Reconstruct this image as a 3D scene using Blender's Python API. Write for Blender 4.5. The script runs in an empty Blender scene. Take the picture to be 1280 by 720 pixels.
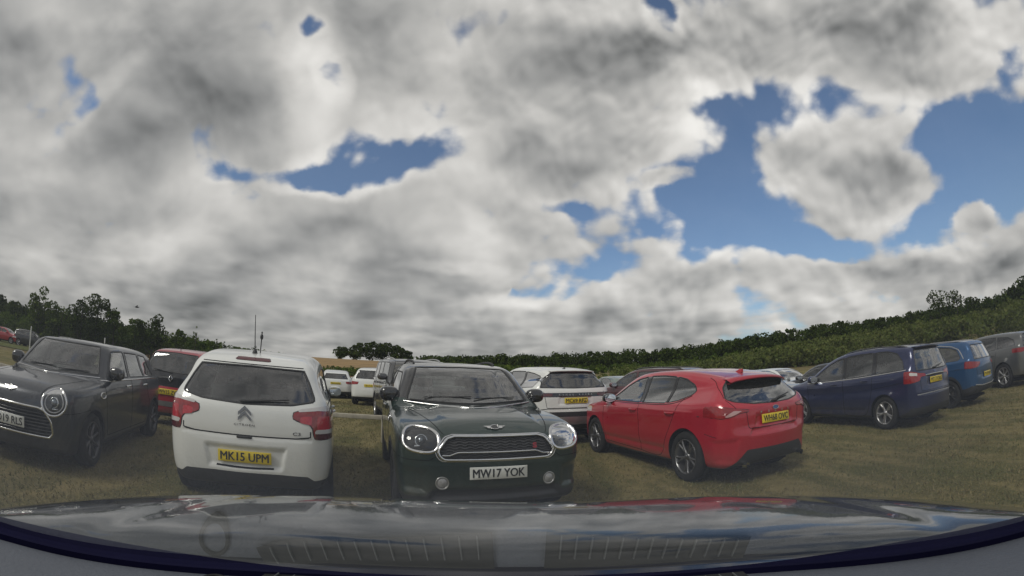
import bpy, math, random
import numpy as np
from mathutils import Vector, Matrix
rad = math.radians
scene = bpy.context.scene
COL = scene.collection
rng = np.random.default_rng(7)
random.seed(7)

# ------------------------------------------------------------------ materials
MATS = {}
def _nt(name):
    m = bpy.data.materials.new(name); m.use_nodes = True
    nt = m.node_tree; nt.nodes.clear()
    out = nt.nodes.new('ShaderNodeOutputMaterial')
    return m, nt, out
def N(nt, t, **kw):
    n = nt.nodes.new(t)
    for k, v in kw.items():
        if k.startswith('i_'):
            key = k[2:]
            key = int(key) if key.isdigit() else key.replace('_', ' ')
            n.inputs[key].default_value = v
        else: setattr(n, k, v)
    return n
def mth(nt, op, a, b=None, c=None, clamp=False):
    n = nt.nodes.new('ShaderNodeMath'); n.operation = op; n.use_clamp = clamp
    for i, v in enumerate((a, b, c)):
        if v is None: continue
        if isinstance(v, (int, float)): n.inputs[i].default_value = v
        else: nt.links.new(v, n.inputs[i])
    return n.outputs[0]
def mix_col(nt, f, a, b):
    n = nt.nodes.new('ShaderNodeMix'); n.data_type = 'RGBA'
    for i, v in ((0, f), (6, a), (7, b)):
        if isinstance(v, (int, float)): n.inputs[i].default_value = v
        elif isinstance(v, tuple): n.inputs[i].default_value = (*v, 1)[:4]
        else: nt.links.new(v, n.inputs[i])
    return n.outputs[2]
def sstep(nt, v, lo, hi, a=0.0, b=1.0):
    n = nt.nodes.new('ShaderNodeMapRange'); n.interpolation_type = 'SMOOTHSTEP'
    nt.links.new(v, n.inputs[0])
    for i, q in ((1, lo), (2, hi), (3, a), (4, b)): n.inputs[i].default_value = q
    return n.outputs[0]
def noise(nt, vec, scale, detail=4, rough=.55, dim='3D'):
    n = N(nt, 'ShaderNodeTexNoise'); n.noise_dimensions = dim
    n.inputs['Scale'].default_value = scale; n.inputs['Detail'].default_value = detail; n.inputs['Roughness'].default_value = rough
    if vec is not None: nt.links.new(vec, n.inputs['Vector'])
    return n

def paint(name, col, metallic=0.0, rough=.35, dirt=.5, coat=1.0):
    """car paint: clear coat, slight road dust low down and in streaks"""
    if name in MATS: return MATS[name]
    m, nt, out = _nt(name); L = nt.links.new
    p = N(nt, 'ShaderNodeBsdfPrincipled')
    tc = N(nt, 'ShaderNodeTexCoord'); sep = N(nt, 'ShaderNodeSeparateXYZ'); L(tc.outputs['Object'], sep.inputs[0])
    n1 = noise(nt, tc.outputs['Object'], 3.1, 6, .62); n2 = noise(nt, tc.outputs['Object'], 26, 4, .6)
    low = sstep(nt, sep.outputs[2], .18, .62, 1, 0)
    d = mth(nt, 'MULTIPLY', low, sstep(nt, n1.outputs[0], .38, .72))
    d = mth(nt, 'ADD', mth(nt, 'MULTIPLY', d, dirt), mth(nt, 'MULTIPLY', sstep(nt, n2.outputs[0], .5, .85), .05 * dirt))
    L(mix_col(nt, d, tuple(col), (.17, .145, .105)), p.inputs['Base Color'])
    p.inputs['Metallic'].default_value = metallic
    L(mth(nt, 'ADD', mth(nt, 'MULTIPLY', n1.outputs[0], .12), rough - .06), p.inputs['Roughness'])
    L(mth(nt, 'SUBTRACT', coat, mth(nt, 'MULTIPLY', d, .9), clamp=True), p.inputs['Coat Weight'])
    L(mth(nt, 'ADD', mth(nt, 'MULTIPLY', n2.outputs[0], .06), .01), p.inputs['Coat Roughness'])
    L(p.outputs[0], out.inputs[0]); MATS[name] = m; return m
def plain(name, col, rough=.5, metallic=0.0, coat=0.0, bump=0.0, bscale=80, var=.12, spec=.5, emit=None):
    if name in MATS: return MATS[name]
    m, nt, out = _nt(name); L = nt.links.new
    p = N(nt, 'ShaderNodeBsdfPrincipled')
    tc = N(nt, 'ShaderNodeTexCoord'); n1 = noise(nt, tc.outputs['Object'], 9, 5, .6)
    c2 = tuple(c * (1 - var * 2) for c in col); c1 = tuple(min(1, c * (1 + var)) for c in col)
    L(mix_col(nt, n1.outputs[0], c2, c1), p.inputs['Base Color'])
    p.inputs['Roughness'].default_value = rough; p.inputs['Metallic'].default_value = metallic
    p.inputs['Coat Weight'].default_value = coat; p.inputs['Coat Roughness'].default_value = .03
    p.inputs['Specular IOR Level'].default_value = spec
    if bump:
        b = N(nt, 'ShaderNodeBump'); n2 = noise(nt, tc.outputs['Object'], bscale, 3, .6)
        L(n2.outputs[0], b.inputs['Height']); b.inputs['Strength'].default_value = bump; b.inputs['Distance'].default_value = .005
        L(b.outputs[0], p.inputs['Normal'])
    if emit:
        p.inputs['Emission Color'].default_value = (*emit[0], 1); p.inputs['Emission Strength'].default_value = emit[1]
    L(p.outputs[0], out.inputs[0]); MATS[name] = m; return m
def glass(name, tint, rough=.0, ior=1.5, gain=1.0, film=0.0):
    """thin pane: tinted see-through plus mirror reflection by Fresnel; film = share of light scattered by dust on it"""
    if name in MATS: return MATS[name]
    m, nt, out = _nt(name); L = nt.links.new
    tr = N(nt, 'ShaderNodeBsdfTransparent'); tr.inputs[0].default_value = (*tint, 1)
    gl = N(nt, 'ShaderNodeBsdfGlossy'); gl.inputs['Roughness'].default_value = rough
    fr = N(nt, 'ShaderNodeFresnel'); fr.inputs[0].default_value = ior
    f = mth(nt, 'MULTIPLY', fr.outputs[0], 1.7 * gain, clamp=True)
    mx = N(nt, 'ShaderNodeMixShader'); L(f, mx.inputs[0]); L(tr.outputs[0], mx.inputs[1]); L(gl.outputs[0], mx.inputs[2])
    src = mx.outputs[0]
    if film:
        df = N(nt, 'ShaderNodeBsdfDiffuse'); df.inputs[0].default_value = (.5, .5, .48, 1)
        tc = N(nt, 'ShaderNodeTexCoord'); n1 = noise(nt, tc.outputs['Object'], 5, 6, .65)
        m2 = N(nt, 'ShaderNodeMixShader'); L(mth(nt, 'MULTIPLY', n1.outputs[0], film), m2.inputs[0]); L(src, m2.inputs[1]); L(df.outputs[0], m2.inputs[2]); src = m2.outputs[0]
    L(src, out.inputs[0]); MATS[name] = m; return m

# ------------------------------------------------------------------ objects
def link(o, parent=None):
    COL.objects.link(o)
    if parent is not None: o.parent = parent
    return o
def empty(name, loc=(0, 0, 0), rz=0.0, parent=None):
    o = bpy.data.objects.new(name, None); o.location = loc; o.rotation_euler = (0, 0, rz); o.empty_display_size = .2
    return link(o, parent)
def tag(o, label=None, cat=None, group=None, kind=None):
    for k, v in (('label', label), ('category', cat), ('group', group), ('kind', kind)):
        if v: o[k] = v
    return o
def mesh_np(name, V, F, mat, parent=None, normals=None, smooth=True):
    """V (n,3); F (m,3) or (m,4) array, or a list of arrays"""
    V = np.ascontiguousarray(V, np.float32)
    Fs = F if isinstance(F, list) else [F]
    Fs = [np.asarray(f, np.int32) for f in Fs if len(f)]
    me = bpy.data.meshes.new(name)
    nl = sum(f.size for f in Fs); nf = sum(len(f) for f in Fs)
    me.vertices.add(len(V)); me.vertices.foreach_set('co', V.ravel())
    me.loops.add(nl); me.polygons.add(nf)
    me.loops.foreach_set('vertex_index', np.concatenate([f.ravel() for f in Fs]))
    sizes = np.concatenate([np.full(len(f), f.shape[1]) for f in Fs])
    me.polygons.foreach_set('loop_start', np.concatenate([[0], np.cumsum(sizes)[:-1]]).astype(np.int32))
    me.polygons.foreach_set('use_smooth', np.full(nf, smooth))
    me.update(calc_edges=True); me.validate()
    if normals is not None and len(me.vertices) == len(normals):
        me.normals_split_custom_set_from_vertices([tuple(n) for n in np.asarray(normals, float)])
    if mat is not None: me.materials.append(mat)
    return link(bpy.data.objects.new(name, me), parent)
class MB:
    """collects simple pieces into one mesh"""
    def __init__(s): s.v = []; s.q = []; s.t = []; s.n = 0
    def add(s, V, Q=(), T=()):
        V = np.asarray(V, float).reshape(-1, 3)
        if len(Q): s.q.append(np.asarray(Q) + s.n)
        if len(T): s.t.append(np.asarray(T) + s.n)
        s.v.append(V); s.n += len(V); return s
    def grid(s, G, cu=False, cv=False, flip=False):
        G = np.asarray(G, float); a, b = G.shape[:2]
        i = np.arange(a if cu else a - 1); j = np.arange(b if cv else b - 1)
        I, J = np.meshgrid(i, j, indexing='ij'); I = I.ravel(); J = J.ravel(); I2 = (I + 1) % a; J2 = (J + 1) % b
        q = np.stack([I * b + J, I2 * b + J, I2 * b + J2, I * b + J2], 1)
        if flip: q = q[:, ::-1]
        return s.add(G.reshape(-1, 3), q)
    def box(s, c, h, R=None, bev=.0):
        """rounded box: centre, half sizes"""
        h = np.array(h, float); r = min(bev, h.min() * .99)
        if r <= 0:
            k = np.array([[x, y, z] for x in (-1, 1) for y in (-1, 1) for z in (-1, 1)], float) * h
            Q = [[0, 1, 3, 2], [4, 6, 7, 5], [0, 4, 5, 1], [2, 3, 7, 6], [0, 2, 6, 4], [1, 5, 7, 3]]
            V = k
            if R is not None: V = V @ np.array(R).T
            return s.add(V + np.array(c), Q)
        n = 10; m = 20
        th = np.linspace(-np.pi / 2, np.pi / 2, n); ph = np.linspace(0, 2 * np.pi, m, endpoint=False) + np.pi / m
        T, P = np.meshgrid(th, ph, indexing='ij')
        U = np.stack([np.cos(T) * np.cos(P), np.cos(T) * np.sin(P), np.sin(T)], -1)
        V = U * r + np.sign(np.round(U, 6)) * (h - r)
        V[0, :, :2] = np.sign(V[0, :, :2] + 1e-9) * 0 + U[0, :, :2]; V[-1, :, :2] = U[-1, :, :2]
        V[0, :, :2] *= 0; V[-1, :, :2] *= 0
        V = V.reshape(-1, 3)
        if R is not None: V = V @ np.array(R).T
        return s.grid((V + np.array(c)).reshape(n, m, 3), cv=True)
    def tube(s, pts, r, k=8, flat=1.0, closed=False, up=(0, 0, 1), caps=True):
        P = np.asarray(pts, float); n = len(P); r = np.broadcast_to(r, (n,))
        T = np.gradient(P, axis=0) if not closed else np.roll(P, -1, 0) - np.roll(P, 1, 0)
        T /= np.linalg.norm(T, axis=1)[:, None] + 1e-12
        up = np.broadcast_to(np.asarray(up, float), (n, 3)).copy()
        bad = np.abs((T * up / (np.linalg.norm(up, axis=1)[:, None])).sum(1)) > .97
        up[bad] = (1, .02, 0)
        A = np.cross(T, up); A /= np.linalg.norm(A, axis=1)[:, None] + 1e-12; B = np.cross(A, T)
        a = np.linspace(0, 2 * np.pi, k, endpoint=False)
        G = P[:, None] + r[:, None, None] * (np.cos(a)[None, :, None] * A[:, None] + flat * np.sin(a)[None, :, None] * B[:, None])
        s.grid(G, cu=closed, cv=True)
        if caps and not closed:
            for e, fl in ((0, 1), (n - 1, 0)):
                V = np.concatenate([G[e], P[e][None]]); t = [[i, (i + 1) % k, k] for i in range(k)]
                if fl: t = [x[::-1] for x in t]
                s.add(V, T=t)
        return s
    def lathe(s, prof, n=32, axis='y', c=(0, 0, 0), a0=0, a1=2 * np.pi):
        """prof: (radius, axial)"""
        pr = np.asarray(prof, float); full = abs(a1 - a0 - 2 * np.pi) < 1e-6
        a = np.linspace(a0, a1, n, endpoint=not full)
        R, A = np.meshgrid(pr[:, 0], a, indexing='xy'); X = np.broadcast_to(pr[:, 1], R.shape)
        u, v = R * np.cos(A), R * np.sin(A)
        G = {'y': (u, X, v), 'z': (u, v, X), 'x': (X, u, v)}[axis]
        return s.grid(np.stack(G, -1) + np.array(c), cu=full, flip=(axis != 'y'))
    def ell(s, c, r, e=2.0, R=None, n=14, m=24):
        th = np.linspace(-np.pi / 2, np.pi / 2, n); ph = np.linspace(0, 2 * np.pi, m, endpoint=False)
        T, P = np.meshgrid(th, ph, indexing='ij'); p = 2 / e
        f = lambda q: np.sign(q) * np.abs(q) ** p
        V = np.stack([f(np.cos(T)) * f(np.cos(P)), f(np.cos(T)) * f(np.sin(P)), f(np.sin(T))], -1) * np.array(r)
        V = V.reshape(-1, 3)
        if R is not None: V = V @ np.array(R).T
        return s.grid((V + np.array(c)).reshape(n, m, 3), cv=True)
    def build(s, name, mat, parent=None, smooth=True, M=None):
        if name in ('panel_gap', 'waist_seal', 'window_seal', 'chrome_waistline', 'exhaust_pipe') and len(s.v) > 1:      # every line of its own
            k = 0
            for v in s.v:
                b = MB(); b.v = [v]; b.n = len(v)
                b.q = [q - k for q in s.q if q.min() >= k and q.max() < k + len(v)]; b.t = [t - k for t in s.t if t.min() >= k and t.max() < k + len(v)]; k += len(v)
                if b.q: b.build(name, mat, parent, smooth, M)
            return
        V = np.concatenate(s.v)
        if M is not None: V = V @ np.array(M)[:3, :3].T + np.array(M)[:3, 3]
        F = []
        if s.q: F.append(np.concatenate(s.q))
        if s.t: F.append(np.concatenate(s.t))
        o = mesh_np(name, V, F, mat, parent, smooth=smooth)
        return o
def autosmooth(o, ang=35):
    """mark sharp edges by angle (kept smooth elsewhere)"""
    import bmesh
    bm = bmesh.new(); bm.from_mesh(o.data)
    c = rad(ang)
    for e in bm.edges:
        if len(e.link_faces) == 2 and e.calc_face_angle(0) > c: e.smooth = False
    bm.to_mesh(o.data); bm.free(); return o

def catmull(P, closed=True, k=6):
    P = np.asarray(P, float); n = len(P); out = []
    for i in range(n if closed else n - 1):
        p = [P[(i + j) % n] if closed else P[min(max(i + j, 0), n - 1)] for j in (-1, 0, 1, 2)]
        # centripetal
        t = [0.0]
        for j in range(3): t.append(t[-1] + max(np.linalg.norm(p[j + 1] - p[j]), 1e-4) ** .5)
        for u in np.linspace(t[1], t[2], k, endpoint=False):
            A1 = (t[1] - u) / (t[1] - t[0]) * p[0] + (u - t[0]) / (t[1] - t[0]) * p[1]
            A2 = (t[2] - u) / (t[2] - t[1]) * p[1] + (u - t[1]) / (t[2] - t[1]) * p[2]
            A3 = (t[3] - u) / (t[3] - t[2]) * p[2] + (u - t[2]) / (t[3] - t[2]) * p[3]
            B1 = (t[2] - u) / (t[2] - t[0]) * A1 + (u - t[0]) / (t[2] - t[0]) * A2
            B2 = (t[3] - u) / (t[3] - t[1]) * A2 + (u - t[1]) / (t[3] - t[1]) * A3
            out.append((t[2] - u) / (t[2] - t[1]) * B1 + (u - t[1]) / (t[2] - t[1]) * B2)
    if not closed: out.append(P[-1])
    return np.array(out)
def sdfpoly(P, V):
    P = np.asarray(P, float); V = np.asarray(V, float)
    d = np.full(len(P), 1e18); s = np.ones(len(P))
    for i in range(len(V)):
        a = V[i]; b = V[i - 1]; e = b - a; L = e @ e
        if L < 1e-14: continue
        w = P - a; t = np.clip(w @ e / L, 0, 1); q = w - t[:, None] * e
        d = np.minimum(d, (q * q).sum(1))
        c1 = P[:, 1] >= a[1]; c2 = P[:, 1] < b[1]; c3 = e[0] * w[:, 1] > e[1] * w[:, 0]
        s = np.where((c1 & c2 & c3) | (~c1 & ~c2 & ~c3), -s, s)
    return s * np.sqrt(d)
class Table:
    def __init__(s, poly, lo, hi, h=.012):
        s.lo = np.array(lo, float); s.h = h
        nx = int((hi[0] - lo[0]) / h) + 2; ny = int((hi[1] - lo[1]) / h) + 2
        X, Y = np.meshgrid(lo[0] + h * np.arange(nx), lo[1] + h * np.arange(ny), indexing='ij')
        s.T = sdfpoly(np.stack([X.ravel(), Y.ravel()], 1), poly).reshape(nx, ny)
    def __call__(s, x, y):
        u = (x - s.lo[0]) / s.h; v = (y - s.lo[1]) / s.h
        u = np.clip(u, 0, s.T.shape[0] - 1.001); v = np.clip(v, 0, s.T.shape[1] - 1.001)
        i = u.astype(int); j = v.astype(int); a = u - i; b = v - j; T = s.T
        return (T[i, j] * (1 - a) + T[i + 1, j] * a) * (1 - b) + (T[i, j + 1] * (1 - a) + T[i + 1, j + 1] * a) * b
def smax(a, b, k):
    h = np.maximum(k - np.abs(a - b), 0) / k
    return np.maximum(a, b) + h * h * k * .25
def sm(x, a, b):
    t = np.clip((x - a) / (b - a), 0, 1); return t * t * (3 - 2 * t)

SEC = [(-.3, .86), (0, .90), (.2, .962), (.5, .998), (.75, .995), (.92, .975), (1.0, .955), (1.1, .905), (1.5, .825), (1.85, .745), (2.2, .66), (2.6, .55)]
class Hull:
    """smooth closed car body as an implicit surface; metres, +x is the front, ground z = 0"""
    def __init__(s, c):
        s.c = c; L, W, H = c['L'], c['W'], c['H']
        s.side = Table(catmull(c['prof'], k=6), (-L / 2 - .4, -.1), (L / 2 + .4, H + .4))
        a = c.get('cr', (.05, .12, .30, .60)); b = c.get('cfr', (.06, .16, .36, .75)); h = W / 2
        pl = [(-L / 2, 0), (-L / 2 + a[0], h * .45), (-L / 2 + a[1], h * .75), (-L / 2 + a[2], h * .94), (-L / 2 + a[3], h + .012), (-L / 2 + 1.2, h + .03), (0, h + .03), (L / 2 - 1.2, h + .03),
              (L / 2 - b[3], h + .012), (L / 2 - b[2], h * .93), (L / 2 - b[1], h * .72), (L / 2 - b[0], h * .42), (L / 2, 0)]
        pl = pl + [(x, -y) for x, y in pl[-2:0:-1]]
        s.plan = Table(catmull(pl, k=5), (-L / 2 - .3, -.2), (L / 2 + .3, h + .4))
        sc = catmull(c.get('sec', SEC), closed=False, k=8); s.st, s.sw = sc[:, 0], sc[:, 1]
        s.z0 = c.get('z0', .24); s.disp = [(v, np.array(p, float), dep, so) for v, p, dep, so in c.get('disp', [])]
    def belt(s, x):
        b = s.c['belt']; return b[0] + b[1] * x
    def f(s, P):
        c = s.c; x, y, z = P[:, 0], P[:, 1], P[:, 2]; ay = np.abs(y)
        sx = .5 + .5 * np.tanh(x / .4)
        k = c.get('warp', (.13, .09)); up = sm(z, .6, 1.1)
        xs = x + (k[0] * sx - k[1] * (1 - sx)) * y * y * (.4 + .6 * up)
        zs = z + c.get('crown', .055) * y * y * up
        f1 = s.side(xs, zs); f2 = s.plan(x, ay)
        zb = s.belt(x); t = np.where(z < zb, (z - s.z0) / (zb - s.z0), 1 + (z - zb) / (c['H'] - zb))
        w = np.interp(t, s.st, s.sw) * c['W'] / 2
        tf, tr, tg = c.get('taper', (.05, .03, .05))
        w = w * (1 - tf * np.maximum(x - .4, 0) ** 2 / 2.5 - tr * np.maximum(-x - .6, 0) ** 2 / 2 - tg * np.maximum(-x + .1, 0) * sm(t, 1, 1.5) - c.get('tgf', .05) * np.maximum(x, 0) * sm(t, 1, 1.6))
        for xw in (c['xf'], c['xr']):
            w = w + c.get('hip', .022) * np.exp(-((x - xw) / .42) ** 2 - ((z - .52) / .24) ** 2)
        f3 = (ay - w) * .96
        f = smax(smax(f1, f3, c.get('k1', .10)), f2, .10)
        if s.disp:
            i = np.flatnonzero(np.abs(f) < .09); Q = P[i]; g = np.zeros(len(i))
            for v, p, dep, so in s.disp: g += dep * sm(-s.vd(Q, v, p), -so * .5, so)
            f[i] += g
        return f
    def vd(s, P, v, poly):
        x, y, z = P[:, 0], P[:, 1], P[:, 2]
        if v == 'S': return np.maximum(sdfpoly(np.stack([x, z], 1), poly), .25 - np.abs(y))
        if v == 'R': return np.maximum(sdfpoly(np.stack([y, z], 1), poly), x + s.c['L'] * .12)
        if v == 'RR': return np.maximum(sdfpoly(np.stack([np.abs(y), z], 1), poly), x + s.c['L'] * .12)
        if v == 'F': return np.maximum(sdfpoly(np.stack([y, z], 1), poly), .15 - x)
        if v == 'FF': return np.maximum(sdfpoly(np.stack([np.abs(y), z], 1), poly), .15 - x)
        if v == 'T': return np.maximum(sdfpoly(np.stack([x, y], 1), poly), .7 - z)
    def grad(s, P, e=.012):
        G = np.stack([s.f(P + e * d) - s.f(P - e * d) for d in np.eye(3)], 1) / (2 * e)
        return G
    def newton(s, P, it=2):
        for _ in range(it):
            f = s.f(P); G = s.grad(P); P = P - (f / np.maximum((G * G).sum(1), .2))[:, None] * G
        return P
    def normal(s, P):
        G = s.grad(P, .016); return G / (np.linalg.norm(G, axis=1)[:, None] + 1e-9)
    def proj(s, v, pts):
        """pts in a view -> points on the surface and normals.  views: L, Rt (sides), R rear, F front, T top"""
        pts = np.atleast_2d(np.asarray(pts, float)); n = len(pts); c = s.c
        A, B = pts[:, 0], pts[:, 1]; hy = c['W'] / 2 + .15; hx = c['L'] / 2 + .15
        o = {'L': lambda u: np.stack([A, np.full(n, 0.) + u, B], 1), 'Rt': lambda u: np.stack([A, np.zeros(n) - u, B], 1),
             'R': lambda u: np.stack([np.zeros(n) - u, A, B], 1), 'F': lambda u: np.stack([np.zeros(n) + u, A, B], 1),
             'T': lambda u: np.stack([A, B, np.zeros(n) + u], 1)}[v]
        hi0 = {'L': hy, 'Rt': hy, 'R': hx, 'F': hx, 'T': c['H'] + .15}[v]
        us = np.linspace(hi0, .3 if v == 'T' else .02, 90); hi = np.full(n, us[0]); lo = np.full(n, us[-1]); found = np.zeros(n, bool)
        for a, b in zip(us[:-1], us[1:]):
            q = s.f(o(np.full(n, b))) < 0; new = q & ~found
            hi[new] = a; lo[new] = b; found |= q
        for _ in range(14):
            m = (hi + lo) / 2; q = s.f(o(m)) < 0; lo = np.where(q, m, lo); hi = np.where(q, hi, m)
        P = o((hi + lo) / 2); s.found = found; return P, s.normal(P)

def surface_nets(F, lo, h):
    nx, ny, nz = F.shape; S = F < 0
    cx, cy, cz = nx - 1, ny - 1, nz - 1
    acc = np.zeros((cx, cy, cz, 3)); cnt = np.zeros((cx, cy, cz))
    I, J, K = np.meshgrid(np.arange(cx), np.arange(cy), np.arange(cz), indexing='ij'); base = np.stack([I, J, K], -1).astype(float)
    for ax in range(3):
        for u in (0, 1):
            for w in (0, 1):
                o = [0, 0, 0]; oth = [a for a in range(3) if a != ax]; o[oth[0]] = u; o[oth[1]] = w
                sl0 = tuple(slice(o[a], o[a] + (cx, cy, cz)[a]) for a in range(3))
                o2 = o[:]; o2[ax] += 1; sl1 = tuple(slice(o2[a], o2[a] + (cx, cy, cz)[a]) for a in range(3))
                f0, f1 = F[sl0], F[sl1]; cr = S[sl0] != S[sl1]
                t = np.where(cr, f0 / np.where(cr, f0 - f1, 1), 0)
                off = np.array(o, float)
                add = base + off
                add[..., ax] += t
                acc += np.where(cr[..., None], add, 0); cnt += cr
    m = cnt > 0; ids = np.full((cx, cy, cz), -1); ids[m] = np.arange(m.sum())
    V = acc[m] / cnt[m][:, None] * h + np.array(lo)
    Q = []
    for ax in range(3):
        a, b = [q for q in range(3) if q != ax]
        sl0 = [slice(None)] * 3; sl1 = [slice(None)] * 3; sl0[ax] = slice(0, -1); sl1[ax] = slice(1, None)
        cr = S[tuple(sl0)] != S[tuple(sl1)]
        idx = np.argwhere(cr); idx = idx[(idx[:, a] > 0) & (idx[:, b] > 0) & (idx[:, a] < F.shape[a] - 1) & (idx[:, b] < F.shape[b] - 1)]
        def cell(da, db):
            q = idx.copy(); q[:, a] -= da; q[:, b] -= db; return ids[q[:, 0], q[:, 1], q[:, 2]]
        q = np.stack([cell(1, 1), cell(0, 1), cell(0, 0), cell(1, 0)], 1)
        inside = S[idx[:, 0], idx[:, 1], idx[:, 2]]
        if ax == 1: inside = ~inside
        q[~inside] = q[~inside][:, ::-1]; Q.append(q)
    Q = np.concatenate(Q)
    Q = Q[(Q >= 0).all(1)]
    return V, np.concatenate([Q[:, [0, 1, 2]], Q[:, [0, 2, 3]]])

def cut(V, T, R, d, allow, rid):
    """split triangles along d = 0 and give region rid to the d < 0 side of regions in allow"""
    d = np.where(np.abs(d) < 8e-4, 8e-4, d); neg = d < 0
    k = neg[T].sum(1); act = (k > 0) & (k < 3)
    A = T[act]; RA = R[act]
    E = np.sort(np.concatenate([A[:, [0, 1]], A[:, [1, 2]], A[:, [2, 0]]]), 1)
    E = E[neg[E[:, 0]] != neg[E[:, 1]]]
    if len(E):
        key = E[:, 0].astype(np.int64) * (len(V) + 1) + E[:, 1]; uk, first = np.unique(key, return_index=True); U = E[first]
        t = d[U[:, 0]] / (d[U[:, 0]] - d[U[:, 1]]); NV = V[U[:, 0]] * (1 - t[:, None]) + V[U[:, 1]] * t[:, None]
        n0 = len(V); V = np.concatenate([V, NV]); d = np.concatenate([d, np.zeros(len(NV))])
        def mid(a, b):
            lo = np.minimum(a, b).astype(np.int64); hi = np.maximum(a, b); return n0 + np.searchsorted(uk, lo * (n0 + 1) + hi)
        newT = []; newR = []; newN = []
        kk = neg[A].sum(1)
        for single in (1, 2):
            sel = kk == single; B = A[sel]; RB = RA[sel]
            want = neg[B] if single == 1 else ~neg[B]
            r = want.argmax(1); i = np.arange(len(B))
            a = B[i, r]; b = B[i, (r + 1) % 3]; c = B[i, (r + 2) % 3]; ab = mid(a, b); ac = mid(a, c)
            newT += [np.stack([a, ab, ac], 1), np.stack([ab, b, c], 1), np.stack([ab, c, ac], 1)]
            newR += [RB] * 3; s = single == 1; newN += [np.full(len(B), s), np.full(len(B), not s), np.full(len(B), not s)]
        keepT = T[~act]; inn = neg[keepT].all(1)
        T = np.concatenate([keepT] + newT); R = np.concatenate([R[~act]] + newR); inn = np.concatenate([inn] + newN)
    else: inn = neg[T].all(1)
    R = R.copy(); R[inn & np.isin(R, allow)] = rid
    return V, T, R
# ------------------------------------------------------------------ car kit
RUB = plain('tyre_rubber', (.018, .018, .018), .85, bump=.5, bscale=60, spec=.3)
BLK = plain('black_trim', (.02, .02, .021), .55, bump=.25, bscale=220)
GAP = plain('shadow_gap', (.006, .006, .006), .9, spec=.1)
GBL = plain('gloss_black', (.01, .01, .012), .12, coat=1)
CHR = plain('chrome', (.72, .72, .72), .12, metallic=1, var=.03)
ALU = plain('alloy', (.42, .42, .43), .32, metallic=.9, var=.06, coat=.4)
ALD = plain('dark_alloy', (.06, .06, .065), .3, metallic=.7, var=.06, coat=.5)
DSK = plain('brake_disc', (.12, .11, .10), .5, metallic=.8)
CAB = plain('cabin_trim', (.055, .055, .057), .8)
SEA = plain('seat_cloth', (.09, .09, .095), .95, bump=.4, bscale=150)
SIL = plain('silver_trim', (.5, .5, .5), .3, metallic=.8)
CLR = glass('clear_glass', (.88, .94, .91), gain=2.3, film=.05)
TNT = glass('tinted_glass', (.34, .38, .37), gain=2.3, film=.04)
LNS = glass('lamp_glass', (.93, .95, .96), gain=1.0)
MIR = plain('mirror_silver', (.75, .78, .82), .03, metallic=1, var=0)
RED = plain('red_lens', (.30, .006, .010), .12, coat=1, var=.35)
RDK = plain('dark_red_lens', (.09, .004, .007), .12, coat=1, var=.3)
WLN = plain('white_lens', (.62, .60, .60), .15, coat=1, var=.15)
ORG = plain('amber_lens', (.6, .18, .02), .2, coat=1)
PLY = plain('plate_yellow', (.66, .50, .010), .4, coat=.4, var=.04)
PLW = plain('plate_white', (.62, .63, .60), .4, coat=.4, var=.04)
PLT = plain('plate_black', (.012, .012, .012), .5, var=0)
BUL = plain('projector_glass', (.25, .27, .3), .04, metallic=.6, coat=1)

def text_mesh(name, body, w, h, mat, parent, M, bold=.02, lift=.0, spacing=1.0, heavy=0.0):
    cu = bpy.data.curves.new(name, 'FONT'); cu.body = body; cu.align_x = 'CENTER'; cu.align_y = 'CENTER'
    cu.size = 1; cu.offset = bold; cu.space_character = spacing; cu.resolution_u = 3
    to = bpy.data.objects.new(name, cu); COL.objects.link(to)
    bpy.context.view_layer.update(); dg = bpy.context.evaluated_depsgraph_get()
    me = bpy.data.meshes.new_from_object(to.evaluated_get(dg)); bpy.data.objects.remove(to)
    n = len(me.vertices); co = np.empty(n * 3, np.float32); me.vertices.foreach_get('co', co); co = co.reshape(-1, 3)
    lo, hi = co.min(0), co.max(0); c = (lo + hi) / 2
    co = (co - c) * np.array([w / (hi[0] - lo[0]), h / (hi[1] - lo[1]), 1]); co[:, 2] = lift
    co = co @ np.array(M)[:3, :3].T + np.array(M)[:3, 3]
    me.vertices.foreach_set('co', co.astype(np.float32).ravel()); me.update(); me.materials.clear(); me.materials.append(mat)
    me.name = name
    if heavy:      # a heavier stroke: copies a hair apart, each on its own level
        F = [np.array(p.vertices) for p in me.polygons]; base = co.copy(); X = np.array(M)[:3, 0]; Z = np.array(M)[:3, 2]; Y = np.array(M)[:3, 1]
        import bmesh
        bm = bmesh.new(); bm.from_mesh(me); src = me.copy()
        for k, (dx, dy) in enumerate(((-1, 0), (1, 0), (0, .8), (0, -.8))):
            src.vertices.foreach_set('co', (base + X * dx * heavy + Y * dy * heavy * .7 + Z * (k + 1) * 2.5e-4).astype(np.float32).ravel()); bm.from_mesh(src)
        bm.to_mesh(me); bm.free(); bpy.data.meshes.remove(src)
    return link(bpy.data.objects.new(name, me), parent)
def frame_on(P, n, roll=0.0):
    """matrix whose z is the outward normal and x the reader's right"""
    n = np.array(n, float); n /= np.linalg.norm(n); x = np.cross((0, 0, 1), n); x /= np.linalg.norm(x); y = np.cross(n, x)
    if roll: x, y = x * math.cos(roll) + y * math.sin(roll), -x * math.sin(roll) + y * math.cos(roll)
    M = np.eye(4); M[:3, 0] = x; M[:3, 1] = y; M[:3, 2] = n; M[:3, 3] = P
    return M
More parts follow.
